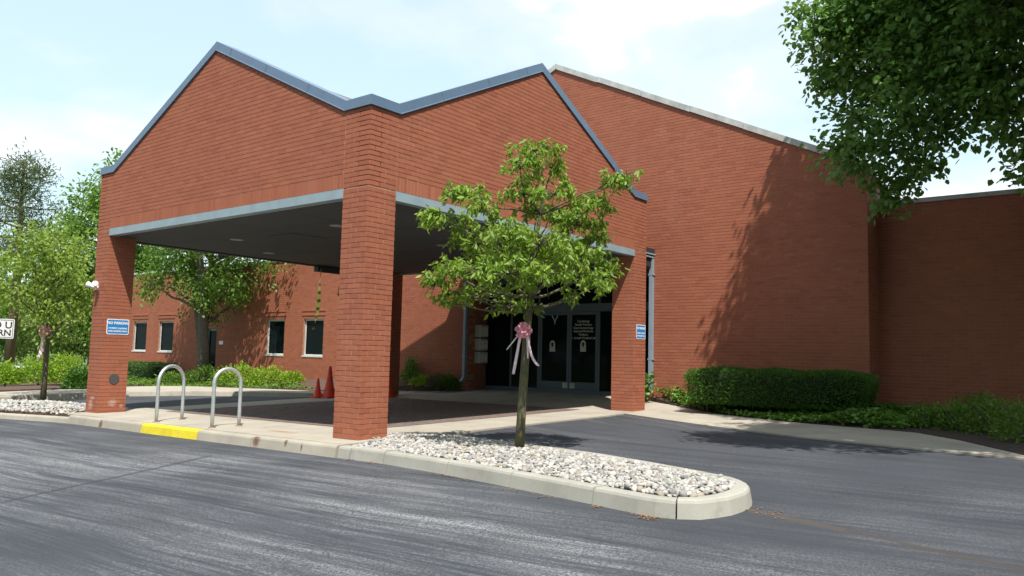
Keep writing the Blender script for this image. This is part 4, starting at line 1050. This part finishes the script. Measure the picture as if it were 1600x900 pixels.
# leggy shrubs in the shade of the right wing
r_ = random.Random(9)
for i, (px, py, rpx, hpx, lb) in enumerate([(1455, 668, 34, 46, 'small leggy shrub at the edge of the ivy'), (1500, 672, 36, 54, 'leggy green shrub below the shaded side wall'), (1550, 678, 42, 70, 'taller leggy shrub with upright sprigs by the side wall'), (1600, 690, 46, 84, 'bushy green shrub where the side wall leaves the ivy'), (1530, 655, 40, 50, 'shaded shrub tucked against the side wall')]):
    Q = on_px(px, py, ivz); D = (Q-CAM) @ _fw; shrub('leggy_shrub', Q, rpx*D/F_PX, hpx*.78*D/F_PX, 1000, .062, LEAF_MID, lb, 180+i, upright=.15, width=1.3)
# ivy carpet
def carpet(name, poly, zf, n, leaf, mat, hgt, seed, label, cat):
    r_ = np.random.default_rng(seed); xs = [p[0] for p in poly]; ys_ = [p[1] for p in poly]; pos = []
    while len(pos) < n:
        x = r_.uniform(min(xs), max(xs)); y = r_.uniform(min(ys_), max(ys_))
        if inpoly(x, y, poly):
            hh = hgt*(.35+.65*(math.sin(x*3.1+y*2.2)*.5+.5))*(.6+.4*math.sin(y*1.7-x)) + .02
            pos.append((x, y, zf(x, y)+max(.02, hh)*r_.uniform(.25, 1.0)))
    pos = np.array(pos); ax = r_.normal(size=pos.shape); ax[:, 2] = ax[:, 2]*.4-.1
    o = leaf_obj(name, leaf_arrays(pos, ax, leaf*(.55+.7*r_.random(n)), 1.7, np.tile([0, 0, 1.0], (n, 1)), seed), mat); tag(o, label, cat, kind='stuff'); return o
IV = [(10.66, .55), (10.1, -.45), (9.5, -1.4), (8.88, -2.42), (7.98, -4.1), (7.58, -5.5), (7.7, -6.1), (8.6, -6.2), (10.2, -5.6), (11.55, -5.8), (11.55, -4.8), (10.65, -4.8)]
carpet('ivy', IV, ivz, 9500, .095, LEAF_IVY, .30, 31, 'green ivy carpet along the foot of the gable wall', 'ivy')
carpet('ivy', [(8.75, 12.3), (8.45, 13.6), (8.05, 15.2), (7.4, 17.1), (6.3, 18.3), (6.8, 24), (9.2, 24), (9.6, 16)], bedz, 5200, .10, LEAF_MID, .28, 33, 'green ground cover in the wing planting bed', 'ground cover')
# ivy climbing at the right downspout
cl = [((10.45, .62, P(10.5, .6)+.45), .22), ((10.4, .95, P(10.5, .9)+.35), .2)]
e = empty('climbing_ivy', (0, 0, 0)); tag(e, 'sprig of ivy climbing round the right downspout', 'ivy plant')
leaf_obj('foliage', clump_leaves(cl, 150, .10, .3, 77, 1.6), LEAF_IVY, e)
MB().tube([(10.45, .7, P(10.5, .7)), (10.47, .66, .5), (10.44, .62, .8)], [.02, .015, .008], 6).build('stem', BARK_G, e)

# ------------------------------------------------------------------ pebbles
def stone_mat():
    m = MB_('river_stone'); g = m.n('ShaderNodeNewGeometry'); oi = m.n('ShaderNodeObjectInfo')
    rv = m.math('FRACT', m.math('ADD', m.math('MULTIPLY', g.outputs['Random Per Island'], 1.0), oi.outputs['Random']))
    col = m.ramp(rv, [(0, (.60, .575, .52)), (.22, (.66, .645, .60)), (.36, (.44, .43, .41)), (.50, (.68, .65, .59)), (.62, (.30, .305, .31)), (.74, (.48, .40, .30)), (.86, (.19, .205, .225)), (1, (.58, .56, .53))])
    col = m.mix(m.ramp(m.noise(38, 4), [(.4, 0.0), (.7, .4)]), col, (.30, .28, .25)); col = m.mix(1.0, col, (.70, .70, .70), 'MULTIPLY')
    m.set(Base_Color=col, Roughness=.7); m.b.inputs['Specular IOR Level'].default_value = .35; m.bump(m.noise(70, 4), .25, .004); return m.m
STONE = stone_mat()
def stone_shape(seed, sub):
    r_ = random.Random(seed); bm = bmesh.new(); bmesh.ops.create_icosphere(bm, subdivisions=sub, radius=1)
    sx, sy, sz = r_.uniform(.85, 1.25), r_.uniform(.7, .95), r_.uniform(.5, .72); ph = [r_.uniform(0, 6) for _ in range(6)]
    V = []
    for v in bm.verts:
        x, y, z = v.co; k = 1+.10*math.sin(2.3*x+ph[0])+.09*math.sin(2.7*y+ph[1])+.08*math.sin(3.1*z+ph[2]+x); V.append((x*sx*k, y*sy*k, z*sz*k))
    Fc = [tuple(v.index for v in f.verts) for f in bm.faces]; bm.free(); return np.array(V), Fc
SH = [stone_shape(i, 2) for i in range(7)]; SHM = []
for V, Fc in SH:
    me = bpy.data.meshes.new('stone'); me.from_pydata([tuple(v) for v in V], [], Fc); me.update(); me.materials.append(STONE); me.polygons.foreach_set('use_smooth', [True]*len(me.polygons)); SHM.append(me)
def pebble_bed(parent, poly, n, zf, r0, r1, nobj, seed):
    r_ = np.random.default_rng(seed); xs = [p[0] for p in poly]; ys_ = [p[1] for p in poly]; S = []; grid = {}
    tries = 0
    while len(S) < n and tries < n*40:
        tries += 1
        x = r_.uniform(min(xs), max(xs)); y = r_.uniform(min(ys_), max(ys_))
        if not inpoly(x, y, poly): continue
        rr = r0+(r1-r0)*r_.random()**2.2; ky = (int(x/.15), int(y/.15)); hit = 0; hz_ = 0.0
        for a in (-1, 0, 1):
            for b in (-1, 0, 1):
                for (X, Y, Z, Rr) in grid.get((ky[0]+a, ky[1]+b), ()):
                    d = math.hypot(x-X, y-Y)
                    if d < (rr+Rr)*.66: hit = 1; break
                    if d < (rr+Rr)*.95: hz_ = max(hz_, Rr*.5)
        if hit and tries < n*30: continue
        z = zf(x, y)+rr*.25+hz_*r_.uniform(.2, 1); grid.setdefault(ky, []).append((x, y, z, rr)); S.append((x, y, z, rr))
    if parent is gb:
        S = [s for s in S if not (-.02 < s[0] < CW+.02 and -.02 < s[1] < CW+.02)]
    def key(s):
        px, py = pr(s[:3]); return -s[3]/((np.array(s[:3])-CAM) @ _fw) if 0 < px < 1600 and 0 < py < 900 else 0
    S.sort(key=key); V = []; Fc = []
    for i, (x, y, z, rr) in enumerate(S):
        k = int(r_.integers(0, len(SH))); e = (r_.normal()*.35, r_.normal()*.35, r_.uniform(0, 6.28))
        if i < nobj:
            o = bpy.data.objects.new('stone', SHM[k]); COL.objects.link(o); o.parent = parent; o.location = (x, y, z); o.rotation_euler = e; o.scale = (rr,)*3
        else:
            from mathutils import Euler
            M_ = np.array(Euler(e).to_matrix())*rr; b = len(V); V.extend((SH[k][0] @ M_.T + np.array([x, y, z])).tolist()); Fc.extend([tuple(i_+b for i_ in f) for f in SH[k][1]])
    if V: o = mesh('stone_fill', V, Fc, STONE, parent, True); o['kind'] = 'stuff'
islz = lambda x, y: P(x, y)-.045+.05*ss(0, .5, .5-abs(x-.2-(y+2.5)*.25)*.3)
pebble_bed(gb, inset(ISL_IN, .02) + [(.9, .45), (.62, .3), (.2, -.12)], 4200, islz, .021, .050, 300, 4)
pebble_bed(gl, LIN, 1500, lambda x, y: P(x, y)-.055+.14*math.exp(-((x-.0)**2*1.2+(y-11.8)**2*.12)), .03, .07, 300, 5)

# ------------------------------------------------------------------ bike hoops, signs, cones, tape
for i, (a, b, yz) in enumerate((((244, 660), (284, 656), 0), ((331, 669), (373, 666), 0))):
    A_ = gpt(*a, P); B_ = gpt(*b, P); e = empty('bike_hoop', (0, 0, 0))
    tag(e, 'galvanised steel bike hoop set behind the %s end of the yellow kerb' % ('far' if i == 0 else 'front column'), 'bike rack')
    e['label'] = ('galvanised inverted U bike hoop nearer the left brick column', 'galvanised inverted U bike hoop nearer the thick front column')[i]
    top = 1.02; rr = (B_-A_)[:2]; W2 = float(np.hypot(*rr))/2; dx, dy = rr/np.hypot(*rr); c = (A_+B_)/2; pts = []
    def L3(u, z): return (c[0]+dx*u, c[1]+dy*u, z)
    zc = 1.0-W2
    pts = [L3(-W2, P(*A_[:2])+.0)] + [L3(-W2, zc*f) for f in (.3, .6, .9)] + [L3(-W2*math.cos(t), zc+W2*math.sin(t)) for t in np.linspace(0, math.pi, 17)] + [L3(W2, zc*f) for f in (.9, .6, .3)] + [L3(W2, P(*B_[:2]))]
    MB().tube(pts, .033, 14).build('tube', GALV, e, True)
    for s_ in (-1, 1):
        x, y, _ = L3(s_*W2, 0); MB().lathe([(.065, 0), (.065, .010), (.045, .016), (.036, .016)], (x, y, P(x, y)+.005), 16).build('foot_flange', simple('rusted_flange', (.25, .17, .11), .8), e)
BLUE = simple('sign_blue', (.020, .20, .52), .45, var=.04); BLACK = simple('sign_black', (.02, .02, .02), .5)
def round_rect(w_, h_, r, n=5):
    out = []
    for cx, cy, a0 in ((w_/2-r, h_/2-r, 0), (-w_/2+r, h_/2-r, 90), (-w_/2+r, -h_/2+r, 180), (w_/2-r, -h_/2+r, 270)):
        for i in range(n+1): a = R(a0+90*i/n); out.append((cx+r*math.cos(a), cy+r*math.sin(a)))
    return out
def no_parking(x, y, z, w_, h_, label):
    e = empty('no_parking_sign', (x, y, z)); tag(e, label, 'sign', 'blue no parking signs')
    MB().prism([(u, 0, v) for u, v in round_rect(w_, h_, .035)], (0, -.004, 0)).build('plate', WHITE, e)
    fix_normals(e.children[0]) if e.children else None
    o = MB().prism([(u, -.0045, v) for u, v in round_rect(w_-.035, h_-.035, .025)], (0, -.0015, 0)).build('face', BLUE, e); fix_normals(o)
    FY = (R(90), 0, 0)
    font_mesh('lettering', 'NO PARKING', w_*.158, INK_W, e, (0, -.0068, h_*.24), FY, bold=.0035)
    font_mesh('lettering', 'PATIENT LOADING', w_*.095, INK_W, e, (0, -.0068, -h_*.10), FY, bold=.002)
    font_mesh('lettering', 'UNLOADING ONLY', w_*.095, INK_W, e, (0, -.0068, -h_*.29), FY, bold=.002)
    for s_ in (-1, 1): MB().lathe([(.010, 0), (.008, .004), (.001, .005)], (0, 0, 0), 10).build('bolt', GALV, e).matrix_local = Matrix.Translation((0, -.006, s_*(h_/2-.022))) @ Matrix.Rotation(R(90), 4, 'X')
no_parking(.315, LY-CW-.002, 1.80, .50, .345, 'blue and white no parking sign on the column with the round vent')
no_parking(8.865, -.002, 2.015, .45, .35, 'blue and white no parking sign on the column beside the entrance ivy')
CONE = simple('cone_red', (.78, .060, .026), .5, 0, .12, 10)
def cone(px, py, h, br, label):
    Q = gpt(px, py, P); e = empty('traffic_cone', (Q[0], Q[1], P(Q[0], Q[1])+.012)); tag(e, label, 'traffic cone', 'red cones under the canopy')
    MB().lathe([(br*.82, .03), (br*.72, .06), (br*.42, h*.5), (br*.17, h*.97), (br*.13, h), (br*.05, h)], (0, 0, 0), 20).build('body', CONE, e, True)
    MB().box(-br, br, -br, br, 0, .032).build('base', CONE, e, bevel=.006)
cone(514, 622, .92, .24, 'tall red traffic cone partly behind the front column'); cone(496, 622, .57, .17, 'short red traffic cone next to the tall one'); cone(607, 621, .70, .20, 'red traffic cone half hidden near the rear column')
TAPE = MB_('caution_tape'); qq = TAPE.sxyz(TAPE.pos()); TAPE.set(Base_Color=TAPE.mix(TAPE.math('GREATER_THAN', TAPE.math('FRACT', TAPE.math('MULTIPLY', qq[2], 4.2)), .62), (.90, .78, .04), (.10, .09, .02)), Roughness=.5); TAPE = TAPE.m
def tape(x, z0_, z1_, seed, label):
    r_ = random.Random(seed); V = []; Fc = []; n = 26
    for i in range(n+1):
        t = i/n; z = z0_+(z1_-z0_)*t; a = .4+3.2*math.sin(2.2*t+seed)*t; ox = .10*math.sin(3*t+seed)*t-.16*t*t*(1 if seed == 1 else 0); oy = .05*math.sin(5*t)
        for s_ in (-1, 1): V.append((x+ox+s_*.062*math.cos(a), LY-.21+oy+s_*.062*math.sin(a), z))
    for i in range(n): Fc.append((2*i, 2*i+1, 2*i+3, 2*i+2))
    o = mesh('caution_tape', V, Fc, TAPE); sm = o.modifiers.new('thick', 'SOLIDIFY'); sm.thickness = .002; tag(o, label, 'caution tape')
tape(6.22, 3.80, 1.97, 1, 'long strip of yellow caution tape hanging over the wing window'); tape(6.98, 3.80, 2.85, 2, 'short strip of yellow caution tape hanging beside the front column')
# mail boxes on the recess wall
BOXG = simple('mailbox_grey', (.52, .53, .50), .5, .2, .06)
for i, (za, zb, lb) in enumerate(((1.93, 2.32, 'top grey metal drop box on the recessed entrance wall'), (1.51, 1.88, 'middle grey metal drop box on the recessed entrance wall'), (1.10, 1.46, 'lowest grey metal drop box on the recessed entrance wall'))):
    e = empty('drop_box', (11.2, YE1, za)); tag(e, lb, 'drop box', 'drop boxes by the entrance'); h_ = zb-za
    MB().box(-.2, .18, -.24, .0, 0, h_).build('body', BOXG, e, bevel=.008)
    MB().box(-.16, .14, -.247, -.241, .05, h_-.06).build('door', WHITE, e); MB().lathe([(.014, 0), (.014, .01), (.001, .012)], (0, 0, 0), 10).build('lock', DARK, e).matrix_local = Matrix.Translation((.0, -.247, h_*.62)) @ Matrix.Rotation(R(90), 4, 'X')
# flood light on the left column
fl = at_x(152, 449, 0); e = empty('flood_light', (0, fl[1], fl[2])); tag(e, 'white twin flood light fixed high on the left brick column', 'flood light')
MB().lathe([(.06, 0), (.06, .03), (.02, .04)], (0, 0, 0), 14).build('mount', WHITE, e).rotation_euler = (0, R(-90), 0)
for s_ in (-1, 1):
    o = MB().lathe([(.028, 0), (.032, .07), (.062, .15), (.066, .19), (.05, .195)], (0, 0, 0), 16).build('lamp_head', WHITE, e, True)
    o.location = (-.05, s_*.03, 0); o.rotation_euler = (R(s_*-55), R(-50), 0)
# turn sign
q = gpt(-13, 634, P); sg = empty('turn_sign', (q[0], q[1], P(q[0], q[1])-.1)); tag(sg, 'white rectangular no U turn sign on a green steel post', 'sign')
ang = math.atan2(CAM[1]-q[1], CAM[0]-q[0])+math.pi/2; sg.rotation_euler = (0, 0, ang+.25); D = (q-CAM) @ _fw; s_ = D/F_PX; zz = (634-507)*s_
MB().box(-.03, .03, -.02, .02, 0, zz+.33).build('post', simple('green_post', (.05, .075, .05), .6), sg)
W_, H_ = 44*s_, 31*s_
o = MB().prism([(u, -.024, v+zz) for u, v in round_rect(W_, H_, .03)], (0, -.004, 0)).build('plate', WHITE, sg); fix_normals(o)
m = MB(); t = .012; w2, h2 = W_/2-.025, H_/2-.025
m.box(-w2, w2, -.0305, -.029, zz+h2-t, zz+h2).box(-w2, w2, -.0305, -.029, zz-h2, zz-h2+t).box(-w2, -w2+t, -.0305, -.029, zz-h2+t, zz+h2-t).box(w2-t, w2, -.0305, -.029, zz-h2+t, zz+h2-t).build('border', BLACK, sg)
font_mesh('lettering', 'NO U', H_*.48, BLACK, sg, (0, -.030, zz+H_*.17), (R(90), 0, 0), bold=.004); font_mesh('lettering', 'TURN', H_*.44, BLACK, sg, (0, -.030, zz-H_*.22), (R(90), 0, 0), bold=.004)

# ------------------------------------------------------------------ pink bows
def ribbon_mat():
    m = MB_('pink_ribbon'); c = m.n('ShaderNodeBsdfTranslucent', {'Color': (.95, .52, .60, 1)})
    m.set(Base_Color=(.92, .44, .53, 1), Roughness=.4); mixs = m.n('ShaderNodeMixShader', {0: .3, 1: m.b.outputs[0], 2: c.outputs[0]}); m.t.links.new(mixs.outputs[0], m.out.inputs[0]); return m.m
PINK = ribbon_mat(); PINKP = simple('pale_pink_ribbon', (.88, .68, .74), .4, var=.04)
def bow(c, s, label, tails, seed):
    c = Vector(c); e = empty('ribbon_bow', c); tag(e, label, 'bow', 'pink ribbon bows on tree trunks'); r_ = random.Random(seed)
    tocam = (Vector(CAM)-c); tocam.z = 0; tocam.normalize(); rt = Vector((-tocam.y, tocam.x, 0)); up = Vector((0, 0, 1))
    nl = 13
    for i in range(nl):
        a = 2*math.pi*i/nl+r_.uniform(-.15, .15); lay_ = (i % 2)*.35+.25; d = (rt*math.cos(a)+up*math.sin(a))*(1-.45*lay_)+tocam*(lay_*.9); d.normalize()
        sd = d.cross(tocam if abs(d.dot(tocam)) < .9 else up).normalized(); nn = sd.cross(d).normalized(); L = s*r_.uniform(.85, 1.05); V = []; Fc = []; n = 12; wd = s*.19
        for k in range(n+1):
            t = 2*math.pi*k/n; p = d*(L*.5*(1-math.cos(t))) + nn*(s*.26*math.sin(t))
            V += [p-sd*wd*(.5+.5*(1-math.cos(t))*.6), p+sd*wd*(.5+.5*(1-math.cos(t))*.6)]
        for k in range(n): Fc.append((2*k, 2*k+1, 2*k+3, 2*k+2))
        o = mesh('loop', V, Fc, PINK, e, True); sm = o.modifiers.new('t', 'SOLIDIFY'); sm.thickness = .0015; o.location = tocam*s*.15
    for i, (u0, u1, ln, wd, curl) in enumerate(tails):
        V = []; Fc = []; n = 14
        for k in range(n+1):
            t = k/n; p = rt*((u0+(u1-u0)*t+curl*t**4)) + up*(-ln*t + abs(curl)*.25*t**4) + tocam*(s*.2+.02*math.sin(6*t+i)); tw = .5*math.sin(4*t+i*2)
            q = (rt*math.cos(tw)+tocam*math.sin(tw))*wd/2; V += [p-q, p+q]
        for k in range(n): Fc.append((2*k, 2*k+1, 2*k+3, 2*k+2))
        o = mesh('tail', V, Fc, PINKP, e, True); sm = o.modifiers.new('t', 'SOLIDIFY'); sm.thickness = .0015
# rt points to the right as seen from the camera side when rotated; tails: (start, end, length, width, curl)
bc = tp(818, 516, -.085); bow(bc, .135, 'pink ribbon bow with long tails tied round the island pear tree trunk', [(-.03, -.13, .62, .042, 0), (.04, .13, .52, .045, .09), (-.02, -.23, .28, .022, 0), (.045, .07, .40, .02, 0)], 3)
DL = (lt-CAM) @ _fw; bc = at_d(70, 517, DL-.14); bow(bc, .17, 'pink ribbon bow tied round the pear trunk in the left pebble bed', [(-.02, -.10, .85, .06, 0), (.0, -.04, .7, .05, 0)], 4)

# ------------------------------------------------------------------ parked car glimpsed between the bushes
cq = at_d(34, 585, 35); car = empty('parked_car', (cq[0], cq[1], -1.02)); tag(car, 'silver white car parked beyond the lime green bushes', 'car'); car.rotation_euler = (0, 0, YAW-math.pi/2+.35)
CARP = MB_('car_paint'); CARP.set(Base_Color=(.62, .64, .66, 1), Roughness=.25, Metallic=.3); CARP = CARP.m
prof = [(-2.2, .28), (-2.25, .62), (-2.1, .86), (-1.45, .95), (-.75, 1.40), (.45, 1.43), (1.15, 1.0), (1.95, .88), (2.25, .70), (2.25, .30)]
o = MB().prism([(u, -.86, v) for u, v in prof], (0, 1.72, 0)).build('body', CARP, car, bevel=.05); fix_normals(o)
for s_ in (-1, 1):
    y = s_*.868
    o2 = MB().prism([(-1.2, y, .97), (-.72, y, 1.34), (-.1, y, 1.36), (-.1, y, .98)], (0, s_*.008, 0)).build('window', GLASS, car); fix_normals(o2)
    o2 = MB().prism([(-.02, y, .98), (-.02, y, 1.36), (.42, y, 1.36), (1.0, y, .99)], (0, s_*.008, 0)).build('window', GLASS, car); fix_normals(o2)
    for xx in (-1.4, 1.4):
        wv = MB().lathe([(.12, -.10), (.31, -.10), (.33, -.07), (.33, .07), (.31, .10), (.12, .10)], (0, 0, 0), 20).build('wheel', DARK, car); wv.matrix_local = Matrix.Translation((xx, s_*.80, .33)) @ Matrix.Rotation(R(90), 4, 'X')
        MB().lathe([(.01, -.105), (.19, -.105), (.19, .105), (.01, .105)], (0, 0, 0), 14).build('rim', GALV, wv)
    MB().box(2.18, 2.262, s_*.62-.14, s_*.62+.14, .62, .74).build('headlight', WHITE, car)

# ------------------------------------------------------------------ dry leaf litter caught along the kerb
LITTER = leaf_mat('dry_leaf', (.20, .085, .035), (.33, .19, .09), .1, .2)
r_ = np.random.default_rng(55); pos = []
for i in range(420):
    t = r_.random()**1.0; k = t*(len(ISL_F)-5); a = int(k); f = k-a; x = ISL_F[a][0]*(1-f)+ISL_F[a+1][0]*f; y = ISL_F[a][1]*(1-f)+ISL_F[a+1][1]*f
    x -= .07+abs(r_.normal())*.06
    if math.sin(y*4.1)+math.sin(y*9.7+1) < .1: continue
    pos.append((x, y, A(x, y)+.010))
for i in range(26):
    f = r_.random(); Q = gpt(1150+f*90+r_.normal()*8, 792+f*18+r_.normal()*3); pos.append((Q[0], Q[1], A(Q[0], Q[1])+.01))
pos = np.array(pos); ax = r_.normal(size=pos.shape); ax[:, 2] *= .12
tag(leaf_obj('leaf_litter', leaf_arrays(pos, ax, .018+.03*r_.random(len(pos)), 1.1, np.tile([0, 0, 3.0], (len(pos), 1)), 5), LITTER), 'brown dry leaf litter gathered along the island kerb', 'leaf litter', kind='stuff')
